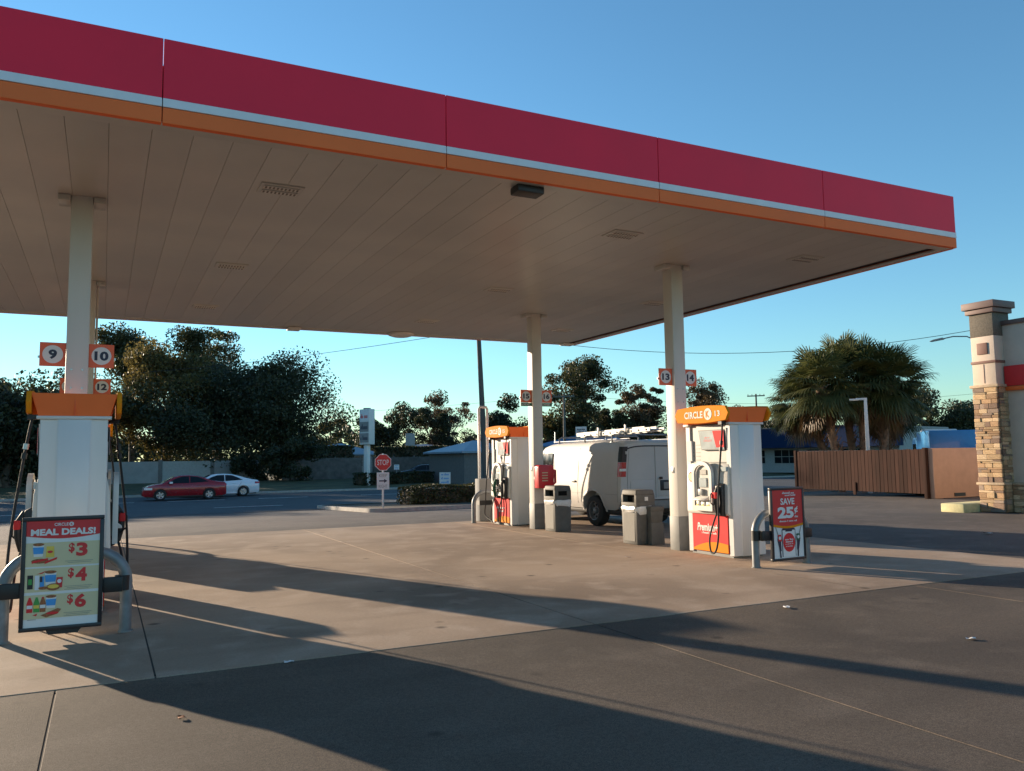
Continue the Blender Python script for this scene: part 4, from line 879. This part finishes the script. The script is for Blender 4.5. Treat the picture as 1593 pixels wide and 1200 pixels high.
MB().box(PX0 - .01, PX1 + .3, PY0 - .01, PY1 + .01, 4.00, 4.07).build('band', 'trim_brown', up, bevel=.006)
MB().box(PX0 - .012, PX0 + .03, 13.80, 14.09, 4.25, 4.56).build('square_inset', 'trim_brown', up, bevel=.006)
MB().box(PX0 + .01, PX1 + .3, PY0 + .01, PY1 - .01, 4.741, 5.37).build('dark_shaft', 'dark_stucco', pil, bevel=.008)
cp = MB(); cp.box(PX0 - .06, PX1 + .36, PY0 - .06, PY1 + .06, 5.37, 5.50).build('cap', 'cap_brown', pil, bevel=.012); MB().box(PX0 - .12, PX1 + .42, PY0 - .12, PY1 + .12, 5.503, 5.69).build('cap', 'cap_brown', pil, bevel=.012)
SM = [MB().box(-.5, .5, -.5, .5, -.5, .5).mesh('stone', 'stone%d' % i, .07, False, 1) for i in range(5)]
rs = random.Random(11)
def stone(par, c, sz):
    s = link('stone', SM[rs.choice((0, 0, 1, 1, 2, 2, 3, 4))], par, c); s.scale = sz; s.rotation_euler = (rs.uniform(-.02, .02), rs.uniform(-.02, .02), rs.uniform(-.02, .02)); return s
def cladding(par, axis, plane, a, b_, z0, z1, out):
    z = z0
    while z < z1 - .02:
        h = min(rs.choice((.05, .065, .08, .10, .12, .14)), z1 - z); q = a
        if z1 - (z + h) < .04: h = z1 - z
        while q < b_ - .01:
            l = min(rs.uniform(.12, .42), b_ - q)
            if b_ - (q + l) < .09: l = b_ - q
            d = .05 + rs.uniform(.0, .03); cc = plane + out * (d / 2 - .01)
            if axis == 'x': stone(par, (cc, q + l / 2, z + h / 2), (d, l - .008, h - .008))
            else: stone(par, (q + l / 2, cc, z + h / 2), (l - .008, d, h - .008))
            q += l
        z += h
for z0, z1 in ((0, .72), (.79, 3.34)):
    cladding(pil, 'x', PX0 + .03, PY0, PY1, z0, z1, -1); cladding(pil, 'y', PY0 + .03, PX0 + .05, PX1 + .02, z0, z1, -1)
MB().box(PX0 - .05, PX1 + .02, PY0 - .05, PY1 + .05, .72, .79).build('stone_ledge', 'ledge', pil, bevel=.012)
wn = MB().box(WX - .05, WX + .01, 6.0, 13.59, 0, .72).build('wainscot', 'mortar', store); MB().box(WX - .13, WX + .01, 6.0, 13.54, .72, .79).build('wainscot_ledge', 'ledge', wn, bevel=.012)
cladding(wn, 'x', WX - .05, 10.6, 13.56, 0, .72, -1)
b = MB(); b.box(20.75, 34, 14.5, 17.2, -.1, .15); b.box(20.9, 21.3, 13.9, 14.499, -.1, .148); tag(MB().box(20.66, 30, 14.30, 14.98, -.1, .22).build('pavement', 'kerb_yellow', bevel=.03), kind='structure')

# ================================================================== BUILDINGS ACROSS THE STREET
def hip_roof(par, x0, x1, y0, y1, z0, z1, ml, ov=.4):
    w_, d = (x1 - x0) / 2 + ov, (y1 - y0) / 2 + ov; cx_, cy_ = (x0 + x1) / 2, (y0 + y1) / 2; r = max(w_ - d, .2)
    b = MB(); b.add([(cx_ - w_, cy_ - d, z0), (cx_ + w_, cy_ - d, z0), (cx_ + w_, cy_ + d, z0), (cx_ - w_, cy_ + d, z0), (cx_ - r, cy_, z1), (cx_ + r, cy_, z1), (cx_ - w_, cy_ - d, z0 - .15), (cx_ + w_, cy_ - d, z0 - .15), (cx_ + w_, cy_ + d, z0 - .15), (cx_ - w_, cy_ + d, z0 - .15)],
          [(0, 1, 5, 4), (1, 2, 5), (2, 3, 4, 5), (3, 0, 4), (6, 7, 1, 0), (7, 8, 2, 1), (8, 9, 3, 2), (9, 6, 0, 3), (9, 8, 7, 6)]); return b.build('roof', ml, par)
def window(par, x0, x1, z0, z1, y=0, nx=2, nz=2, fm='wall_pale'):
    f = MB(); f.box(x0, x1, y - .04, y + .02, z0, z1); o_ = f.build('window', fm, par); w_, h = (x1 - x0 - .08) / nx, (z1 - z0 - .08) / nz
    for i in range(nx):
        for j in range(nz): MB().box(x0 + .04 + i * w_ + .03, x0 + .04 + (i + 1) * w_ - .03, y - .05, y - .03, z0 + .04 + j * h + .03, z0 + .04 + (j + 1) * h - .03).build('pane', 'glass', o_)
def house(label, pxl, pxr, d, ye, yr, wall_m, roof_m, wins=(), depth=8, dd=0, name='house', cat='house'):
    a, c = G(pxl, d), G(pxr, d + dd); w_ = (c - a).length; z = (a.z + c.z) / 2
    o = thing(name, label, cat, (a.x, a.y, z), math.atan2(c.y - a.y, c.x - a.x)); m_ = (a + c) / 2; he, hr = ztop((pxl + pxr) / 2, ye, m_) - z, ztop((pxl + pxr) / 2, yr, m_) - z
    MB().box(0, w_, 0, depth, -.2, he).build('wall', wall_m, o); hip_roof(o, 0, w_, 0, depth, he, hr, roof_m)
    for (f0, f1, z0, z1) in wins: window(o, w_ * f0, w_ * f1, z0, z1)
    return o, w_, he, hr
house('low house with a blue grey hip roof behind the pylon sign', 462, 590, 92, 707, 689, 'wall_pale', 'roof_blue', ((.1, .25, 1, 2.2), (.6, .8, 1, 2.2)))
h2, w2, e2, r2 = house('low house with a square pale chimney behind the dark hedge', 600, 716, 96, 700, 690, 'wall_pale', 'roof_blue', ((.3, .5, 1, 2.2),))
MB().box(w2 * .26, w2 * .26 + 1.1, 2, 3, e2 - .3, ztop(635, 674, G(635, 97)) - h2.location.z).build('chimney', 'wall_pale', h2, bevel=.03)
house('grey walled kiosk with a pale blue hip roof beside the white pipe hoop', 722, 812, 66, 702, 684, 'wall_grey', 'roof_blue', ((.7, .95, .9, 2.0),), 6, 3, 'kiosk', 'kiosk')
o, w_, he, hr = house('low building with a metal roof reflecting blue sky behind the van', 838, 1000, 86, 692, 671, 'wall_pale', 'sky_sheen_roof', ((.05, .2, 1, 2.2), (.3, .45, 1, 2.2), (.55, .7, 1, 2.2)), 10)
# navy building with mansard, storefront below
a, c = G(1150, 92), G(1400, 84); w_ = (c - a).length; z = 0
o = thing('navy_building', 'flat roofed shop with a deep navy mansard behind the palms', 'shop', (a.x, a.y, 0), math.atan2(c.y - a.y, c.x - a.x)); m_ = G(1230, 89)
z1, z0_ = ztop(1230, 667, m_), ztop(1230, 697, m_)
MB().box(0, w_, 0, 12, -.2, z1 - .1).build('wall', 'wall_pale', o)
b = MB(); b.prism([(-1.3, z0_), (-.95, z1), (.0, z1), (.0, z0_)], -.4, w_ + .4, 'x'); ms = b.build('mansard', 'navy', o); MB().box(-.45, w_ + .45, -1.0, .1, z1 + .002, z1 + .12).build('coping', 'wall_grey', ms)
x = .6; i = 0
while x + 2.6 < w_:
    window(o, x, x + 2.6, .7, z0_ - .15, 0, 3, 2, 'wall_pale'); x += 3.6; i += 1
o, w_, he, hr = house('far building with a red roof beside the stone pillar', 1462, 1600, 110, 671, 655, 'wall_pale', 'roof_red', (), 8)
MB().box(-2.3, .7, -.5, 2, -.1, ztop(1455, 659, G(1455, 110))).build('white_annexe', 'wall_pale', o)

# far wall on the left: rendered panels between posts
o = thing('block_wall', 'pale rendered wall of panels running behind the oak trees', 'wall', (0, 0, 0))
xx = -46.0; i = 0
while xx < 11.5:
    y = 76; w_ = 4.2; MB().box(xx + .16, xx + w_ - .16, y, y + .15, -.1, 1.85).build('panel', 'white_block' if i % 3 else 'wall_pale', o); MB().box(xx - .16, xx + .16, y - .06, y + .21, -.1, 1.98).build('post', 'wall_grey', o, bevel=.01); xx += w_; i += 1
def plank_fence(label, a, c, h):
    L_ = (c - a).length; o = thing('plank_fence', label, 'fence', (a.x, a.y, zg(a.y)), math.atan2(c.y - a.y, c.x - a.x)); b = MB(); x = 0; rg = random.Random(int(L_))
    while x < L_: b.box(x + .006, x + .144, -.012 + rg.uniform(-.006, .006), .012, 0, h + rg.uniform(-.03, .03)); x += .15
    tag(b.build('planks', 'fence_wood', o), kind='stuff'); x = 0
    while x <= L_: MB().box(x - .06, x + .06, .014, .12, -.1, h + .12).build('post', 'fence_wood', o); x += 2.4
plank_fence('weathered wooden fence under the tall dark hedge across the street', G(440, 76), G(562, 78), 1.95)
plank_fence('weathered wooden fence between pylon sign and grey kiosk', G(580, 78), G(716, 72), 1.95)

# ================================================================== TREES
def tree(label, base, H, W, seed, n=14000, size=.17, ml='leaf_oak', trunk=.30, low=.22, gap=.55, nclump=70, name='oak_tree', grp='trees beyond the street', lean=0, flat_=.55):
    """trunk, limbs to clump centres, leaves scattered round each clump; low = crown bottom as a share of H"""
    n = int(n * 1.8); rng = np.random.default_rng(seed); o = thing(name, label, 'tree', tuple(base), 0, grp); cb, ct = H * low, H; cc = np.array([lean, 0, (cb + ct) / 2]); rad = np.array([W / 2, W / 2 * .9, (ct - cb) / 2])
    nl = max(6, nclump // 9); ld_ = rng.normal(size=(nl, 3)); ld_ /= np.linalg.norm(ld_, axis=1, keepdims=True); lc = ld_ * rng.uniform(.30, .66, (nl, 1)); lr = rng.uniform(.26, .50, nl)
    li = rng.integers(0, nl, nclump); d = rng.normal(size=(nclump, 3)); d[:, 2] = d[:, 2] * .8 + .25; d /= np.linalg.norm(d, axis=1, keepdims=True)
    Q = lc[li] + d * (lr[li] * rng.uniform(.45, 1.0, nclump))[:, None]; Q -= (Q.max(0) + Q.min(0)) / 2; Q /= np.abs(Q).max(0)
    C = cc + Q * rad * np.array([.90, .90, .93])
    tb = MB(); th = max(H * low * 1.1, H * .22); r0 = trunk
    tp = [Vector((0, 0, -.2)), Vector((0, 0, .25)), Vector((rng.uniform(-.2, .2) + lean * .2, rng.uniform(-.2, .2), th * .5)), Vector((rng.uniform(-.3, .3) + lean * .4, rng.uniform(-.3, .3), th)), Vector((lean * .8, 0, H * .62))]
    tb.tube(tp, [r0 * 1.5, r0 * 1.1, r0, r0 * .85, r0 * .35], 9); tk = tb.build('trunk', 'bark', o, smooth=True)
    lb = MB()
    for i in range(min(nclump, 34)):
        s = Vector(tp[3]).lerp(tp[4], rng.uniform(0, .8)); e = Vector(C[i]); m1 = s.lerp(e, .5) + Vector((rng.uniform(-.3, .3), rng.uniform(-.3, .3), rng.uniform(.0, .5)))
        q = rng.uniform(.22, .42) * r0; lb.tube([s, s.lerp(m1, .6), m1, e], [q, q * .7, q * .45, q * .15], 5, False)
    lb.build('limbs', 'bark', tk, smooth=True, fix=False)
    k = rng.integers(0, nclump, n); cr = (W * .085 * gap * 1.4 * rng.uniform(.5, 1.45, nclump))[k]
    off = rng.normal(size=(n, 3)); ln = np.linalg.norm(off, axis=1, keepdims=True); off *= np.minimum(1, 1.9 / ln); off *= cr[:, None]; off[:, 2] *= flat_
    v, f = leaves(C[k] + off, size * .74, rng); link('crown', np_mesh('crown', v, f, ml), o); return o
def T(label, px, d, ytop, wpx, seed, **k):
    p = G(px, d); W = wpx * d / F * (.93 if px > 300 else .86); return tree(label, p, ztop(px, ytop, p) - p.z, W, seed, **k)
T('broad oak with sunlit golden left side beyond the red car', 258, 84, 546, 205, 3, n=26000, low=.24, nclump=110, size=.16, ml='leaf_gold', trunk=.42, flat_=.7)  # sunlit gold is put into the leaf colour of the whole crown
T('tall dark oak rising behind the broad oaks beyond the red car', 335, 95, 510, 165, 5, n=20000, low=.30, nclump=75, size=.17, trunk=.4)
T('dark spreading oak beyond the white car', 438, 82, 556, 255, 8, n=26000, low=.20, nclump=120, size=.16, ml='leaf_dark', trunk=.42, flat_=.7)
T('tall open tree seen between pump 10 plate and the oaks', 205, 100, 512, 105, 13, n=11000, low=.35, nclump=70, size=.19, trunk=.3, gap=.75, flat_=.9)
T('dark tree behind the number nine plate', 70, 86, 578, 190, 17, n=18000, low=.2, nclump=80, size=.17, ml='leaf_dark', trunk=.35, flat_=.7)
T('dark tree at the end of the block wall', -60, 84, 590, 190, 19, n=14000, low=.2, nclump=70, size=.18, ml='leaf_dark', trunk=.35)
T('dark shrubby tree filling the gap under the oaks', 345, 83, 612, 300, 23, n=20000, low=.3, nclump=90, size=.17, ml='leaf_dark', trunk=.2, name='shrubby_tree', flat_=.8)
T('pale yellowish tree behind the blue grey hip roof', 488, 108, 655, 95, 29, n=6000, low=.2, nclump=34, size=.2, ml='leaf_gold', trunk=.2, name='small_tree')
T('round dark tree behind the pylon sign', 602, 118, 632, 112, 31, n=11000, low=.12, nclump=60, size=.2, ml='leaf_dark', trunk=.3, name='round_tree', flat_=.8)
T('brownish sparse tree behind the chimney house', 700, 112, 612, 110, 37, n=7000, low=.15, nclump=60, size=.16, ml='leaf_brown', trunk=.25, name='sparse_tree', gap=.5)
T('dark leafy tree between chimney house and sparse tree', 672, 106, 640, 80, 41, n=8000, low=.12, nclump=40, size=.19, ml='leaf_dark', trunk=.25, name='leafy_tree', flat_=.8)
T('dark tree behind pump 15', 790, 104, 622, 110, 43, n=10000, low=.12, nclump=55, size=.19, ml='leaf_dark', trunk=.3, name='leafy_tree', flat_=.8)
T('large open crowned oak behind the plate numbered sixteen', 908, 92, 556, 148, 47, n=17000, low=.22, nclump=78, size=.17, trunk=.36)
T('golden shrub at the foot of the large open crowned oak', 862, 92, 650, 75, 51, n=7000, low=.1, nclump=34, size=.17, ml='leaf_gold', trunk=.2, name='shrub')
T('pale brownish tree between the van ladder and column 13', 1000, 98, 602, 92, 53, n=9000, low=.12, nclump=50, size=.17, ml='leaf_brown', trunk=.25, name='pale_tree')
T('greenish low tree behind the van roof rack', 968, 100, 640, 110, 54, n=9000, low=.1, nclump=50, size=.18, trunk=.25, name='low_tree', flat_=.8)
T('rounded reddish brown tree above the pump 13 header', 1118, 112, 586, 88, 59, n=10000, low=.22, nclump=60, size=.16, ml='leaf_brown', trunk=.28, name='rounded_tree', flat_=.8)
T('dark tree behind the navy shop', 1205, 118, 640, 120, 61, n=9000, low=.1, nclump=50, size=.2, ml='leaf_dark', trunk=.3, name='dark_tree', flat_=.8)
T('tall round tree between the palms and the stone pillar', 1452, 104, 600, 120, 67, n=12000, low=.15, nclump=60, size=.18, ml='leaf_oak', trunk=.3, name='round_tree', flat_=.8)
T('dark tree behind the blue lorry', 1390, 112, 630, 110, 71, n=9000, low=.12, nclump=50, size=.2, ml='leaf_dark', trunk=.3, name='dark_tree', flat_=.8)
T('low tree behind the red roofed building', 1530, 125, 628, 110, 73, n=8000, low=.12, nclump=45, size=.2, ml='leaf_dark', trunk=.3, name='low_tree', flat_=.8)
T('dark tree hidden behind pump 13', 1085, 108, 650, 90, 79, n=7000, low=.1, nclump=40, size=.2, ml='leaf_dark', trunk=.3, name='dark_tree', flat_=.8)
T('dark bushy shrub in front of the wooden fence end', 452, 74, 690, 95, 83, n=7000, low=.02, nclump=40, size=.15, ml='leaf_dark', trunk=.08, name='bush', flat_=.9)
T('low dark bush beside the oak trunk before the block wall', 395, 77, 712, 75, 85, n=5000, low=.02, nclump=30, size=.14, ml='leaf_dark', trunk=.06, name='bush', flat_=.9)
T('low dark bush under the golden oak before the block wall', 232, 78, 728, 45, 87, n=3000, low=.02, nclump=24, size=.13, ml='leaf_dark', trunk=.06, name='bush', flat_=.9)
# row continuing along the wall to the left; it shades the street
for i, (x, y, h, w_) in enumerate(((-13, 71, 7.9, 11), (-21, 72, 7.5, 11), (-29, 73, 8.0, 12), (-38, 72, 7.8, 12), (-47, 73, 8.0, 12), (-6.5, 73, 7.7, 10))):
    tree('oak in the row along the block wall beyond the street', (x, y, zg(y)), h, w_, 90 + i, n=14000, low=.12, nclump=80, size=.2, ml='leaf_dark', trunk=.3, grp='oaks along the block wall', flat_=.8)

# far wood closing the horizon
rng = np.random.default_rng(5); n_ = 60000; px_ = rng.uniform(-500, 2100, n_); dd_ = rng.uniform(150, 175, n_); ang = np.arctan((px_ - CX) / F) + R_(26.64)
hh = 5.2 + 1.6 * np.sin(ang * 31) + 1.1 * np.sin(ang * 73 + 1) + .8 * np.sin(ang * 167 + 2); zz = hh * rng.uniform(0, 1, n_) ** .6
v, f = leaves(np.stack([np.sin(ang) * dd_, np.cos(ang) * dd_, zz], 1), .42, rng)
tag(link('far_wood', np_mesh('far_wood', v, f, 'leaf_dark')), 'distant dark wood closing the horizon behind the buildings', 'wood', None, 'stuff')
# ---------------- cabbage palms
def frond(rng, az, el, L_, fan):
    """one fan leaf: stalk, then pleated blades that droop at the tips"""
    vs, fs = [], []; D = np.array([math.cos(az) * math.cos(el), math.sin(az) * math.cos(el), math.sin(el)]); side = np.array([-math.sin(az), math.cos(az), 0]); up = np.cross(D, side) * -1
    end = D * L_ + np.array([0, 0, -.12 * L_ * L_ * .5]); s = .018
    for a, b in ((np.zeros(3), end * .5 + np.array([0, 0, .05])), (end * .5 + np.array([0, 0, .05]), end)):
        k = len(vs); vs += [a - side * s, a + side * s, b + side * s, b - side * s]; fs.append((k, k + 1, k + 2, k + 3))
    n = 22; dn = D * .95 + np.array([0, 0, -.18]); dn /= np.linalg.norm(dn)
    for i in range(n):
        t = (i / (n - 1) - .5) * 2; a = t * 1.75; dr = dn * math.cos(a) + side * math.sin(a); dr += np.array([0, 0, -.10 - .15 * abs(t)]); dr /= np.linalg.norm(dr); l = fan * (1 - .25 * abs(t)) * rng.uniform(.85, 1.1); wv_ = np.cross(dr, up); wv_ /= np.linalg.norm(wv_) + 1e-6; wv_ = wv_ * .034
        p1 = end + dr * l * .6; p2 = end + dr * l * .85 + np.array([0, 0, -.06 * l]); p3 = end + dr * l * 1.02 + np.array([0, 0, -.20 * l * rng.uniform(.4, 1.5)])
        k = len(vs); vs += [end - wv_ * .3, end + wv_ * .3, p1 + wv_, p1 - wv_, p2 + wv_ * .7, p2 - wv_ * .7, p3, p3 + wv_ * .05]; fs += [(k, k + 1, k + 2, k + 3), (k + 3, k + 2, k + 4, k + 5), (k + 5, k + 4, k + 7, k + 6)]
    return vs, fs
def palm(label, base, H, seed, lean=(0, 0), R0=2.3, nf=84):
    rng = np.random.default_rng(seed); o = thing('palm_tree', label, 'palm', tuple(base), 0, 'cabbage palms behind the plank gate')
    top = Vector((lean[0], lean[1], H)); b = MB(); path = [Vector((0, 0, -.2)), Vector((lean[0] * .2, lean[1] * .2, H * .3)), Vector((lean[0] * .6, lean[1] * .6, H * .7)), top]; b.tube(catmull(path, 5), [.24] + [.19] * 14 + [.22], 12); tk = b.build('trunk', 'palm_bark', o, smooth=True)
    # old leaf bases criss-crossing the upper trunk
    b = MB(); 
    for i in range(70):
        t = rng.uniform(.35, 1); p = Vector((lean[0], lean[1], 0)) * (t * t * .9 + .1 * t) + Vector((0, 0, H * t)); a = rng.uniform(0, 2 * math.pi); c, s = math.cos(a), math.sin(a); q = Vector((c, s, 0)); w_ = Vector((-s, c, 0)) * .05; e = p + q * rng.uniform(.30, .48) + Vector((0, 0, rng.uniform(.15, .4)))
        p = p + q * .15; b.add([p - w_, p + w_, e + w_ * .4, e - w_ * .4, p + Vector((0, 0, .05)), e + Vector((0, 0, .03))], [(0, 1, 2, 3), (0, 3, 5, 4), (1, 4, 5, 2)])
    tag(b.build('leaf_bases', 'palm_bark', tk, fix=False), kind='stuff')
    for dry in (0, 1):
        V, Fc = [], []
        for i in range(nf if not dry else 12):
            el = rng.uniform(-.75, 1.45) if not dry else rng.uniform(-1.4, -.8); vs, fs = frond(rng, rng.uniform(0, 2 * math.pi), el, R0 * rng.uniform(.42, .62) * (1 if not dry else .8), R0 * rng.uniform(.42, .55)); k = len(V); V += [tuple(Vector(tuple(v)) + top) for v in vs]; Fc += [tuple(j + k for j in f) for f in fs]
        b = MB(); b.add(V, Fc); b.build('crown' if not dry else 'dead_fronds', 'leaf_palm' if not dry else 'leaf_palm_dry', o, fix=False)
for (px, d, yc, ln, R0, lb) in ((1308, 43, 604, (-1.0, .2), 2.4, 'leaning cabbage palm with shaggy trunk nearest the navy shop'), (1345, 44, 590, (0, 0), 2.4, 'upright cabbage palm right behind the white lamp post'), (1331, 45, 583, (-.5, .3), 2.4, 'tallest cabbage palm in the middle of the clump'), (1372, 44, 600, (.5, -.2), 2.4, 'cabbage palm leaning towards the blue lorry'), (1296, 45, 628, (-1.3, .6), 2.2, 'short cabbage palm with low golden fronds'), (1385, 46, 630, (.3, .4), 2.2, 'short dark cabbage palm beside the blue lorry')):
    p = G(px, d); palm(lb, p, ztop(px, yc, p) - p.z, int(px), ln, R0)

# ================================================================== POLES, WIRES, LAMPS
p = G(756, 58); o = thing('utility_pole', 'tall dark utility pole rising behind pump 15 and the canopy', 'pole', (p.x, p.y, p.z)); H1 = 12.0; lean = Vector((-.42, .2, 0))
MB().tube([(0, 0, -.2), Vector((0, 0, H1 * .5)) + lean * .5, Vector((0, 0, H1)) + lean], [.23, .19, .15], 12).build('shaft', 'pole_wood', o, smooth=True); MB().box(-1.5 + lean.x, .9 + lean.x, -.06 + lean.y, .06 + lean.y, H1 - .8, H1 - .66).build('crossarm', 'pole_wood', o); P1 = p + Vector((0, 0, H1 - .7)) + lean
def pole(label, px, d, ytop, arms=1.2, ml='pole_wood'):
    p = G(px, d); h = ztop(px, ytop, p) - p.z; o = thing('utility_pole', label, 'pole', tuple(p), math.atan2(-p.x, p.y)); MB().tube([(0, 0, -.2), (0, 0, h)], [.16, .11], 8).build('shaft', ml, o, smooth=True)
    MB().box(-arms, arms, -.06, .06, h - .35, h - .2).build('crossarm', ml, o)
    for s in (-1, -.5, .5, 1): MB().tube([(s * arms * .9, 0, h - .2), (s * arms * .9, 0, h - .02)], .05, 6).build('insulator', 'wall_grey', o)
    return p + Vector((0, 0, h - .1))
A = pole('wooden utility pole with crossarm in front of the open crowned oak', 879, 84, 613, 1.1, 'fence_wood'); B_ = pole('dark utility pole beside the rounded reddish tree', 1180, 120, 613, 1.2)
def wire(a, c, sag, label, r=.016):
    b = MB(); b.tube([Vector(a).lerp(Vector(c), t) - Vector((0, 0, sag * 4 * t * (1 - t))) for t in np.linspace(0, 1, 25)], r, 4); o = b.build('power_line', 'wire', smooth=True); return tag(o, label, 'cable', 'overhead power lines')
def pt(px, py, d): p = G(px, d); return Vector((p.x, p.y, ztop(px, py, p)))
p = G(1530, 62); zt_ = ztop(1515, 524, p) - p.z
wire(P1, pt(1640, 490, 62), 2.0, 'thin cable sagging from behind the canopy past the palms', .018)
wire(P1 + Vector((-.6, 0, 0)), pt(-180, 590, 95), 1.2, 'thin cable running from the canopy over the oaks', .018)
wire(A, pt(1640, 600, 95), 1.3, 'faint cable crossing behind the pump 13 header', .012)
wire(A, pt(-100, 640, 120), 1.5, 'faint cable passing above the pylon sign', .012)
wire(pt(1400, 632, 80), pt(1600, 636, 80), .2, 'low cable across the tree beside the stone pillar', .012)
o = thing('street_lamp', 'cobra head street lamp reaching out behind the stone pillar', 'street lamp', tuple(p), math.atan2(-p.x, p.y))
MB().tube([(0, 0, -.2), (0, 0, zt_)], [.12, .07], 10).build('pole', 'galv', o, smooth=True); ar = MB().tube([(0, 0, zt_ - .25), (-.5, 0, zt_ + .05), (-1.3, 0, zt_ + .12), (-1.9, 0, zt_ + .02)], .04, 8).build('arm', 'galv', o, smooth=True)
MB().prism([(-2.75, zt_ - .10), (-2.5, zt_ + .0), (-1.95, zt_ + .1), (-1.8, zt_ + .02), (-1.85, zt_ - .04), (-2.6, zt_ - .14)], -.13, .13, 'y').build('lamp_head', 'white_block', ar, bevel=.03)
p = G(1351, 40); zt_ = ztop(1345, 622, p) - p.z
o = thing('lamp_post', 'white square lamp post in front of the palm trunks', 'lamp post', tuple(p), math.atan2(-p.x, p.y)); MB().box(-.10, .10, -.10, .10, -.1, zt_, (.035, .035)).build('post', 'white_steel', o, bevel=.01)
ar = MB().box(-.40, .075, -.06, .06, zt_ - .02, zt_ + .08).build('arm', 'white_steel', o, bevel=.01); MB().box(-.66, -.28, -.14, .14, zt_ - .03, zt_ + .05).build('lamp_head', 'white_steel', ar, bevel=.02)

# ================================================================== SMALL LITTER
def gnd(px, py): d = ray(px, py); t = -HC / d[2]; return (d[0] * t, d[1] * t)
for i, (px, py, s, lb) in enumerate(((1223, 946, .07, 'crumpled pale paper scrap by the joint near the save poster'), (1511, 995, .055, 'white paper scrap alone on the dark slab'), (1537, 831, .11, 'flat white scrap in the shadow before the shop'), (283, 1118, .045, 'brown leaf lying beside the poster shadow'), (449, 1031, .05, 'pale wrapper on the front joint by the poster shadow'), (976, 867, .04, 'small pale scrap in front of the bucket bin'))):
    x, y = gnd(px, py); rg = random.Random(i); b = MB(); P = [[(s * (u - 1.5) / 2 + rg.uniform(-.1, .1) * s, s * .7 * (v - 1.5) / 2 + rg.uniform(-.1, .1) * s, .004 + rg.uniform(0, .28) * s) for u in range(4)] for v in range(4)]
    o = b.grid(P).build('litter_scrap', 'print_white' if 'brown' not in lb else 'print_brown', loc=(x, y, 0)); o.rotation_euler.z = rg.uniform(0, 3); tag(o, lb, 'litter', 'litter on the paving')
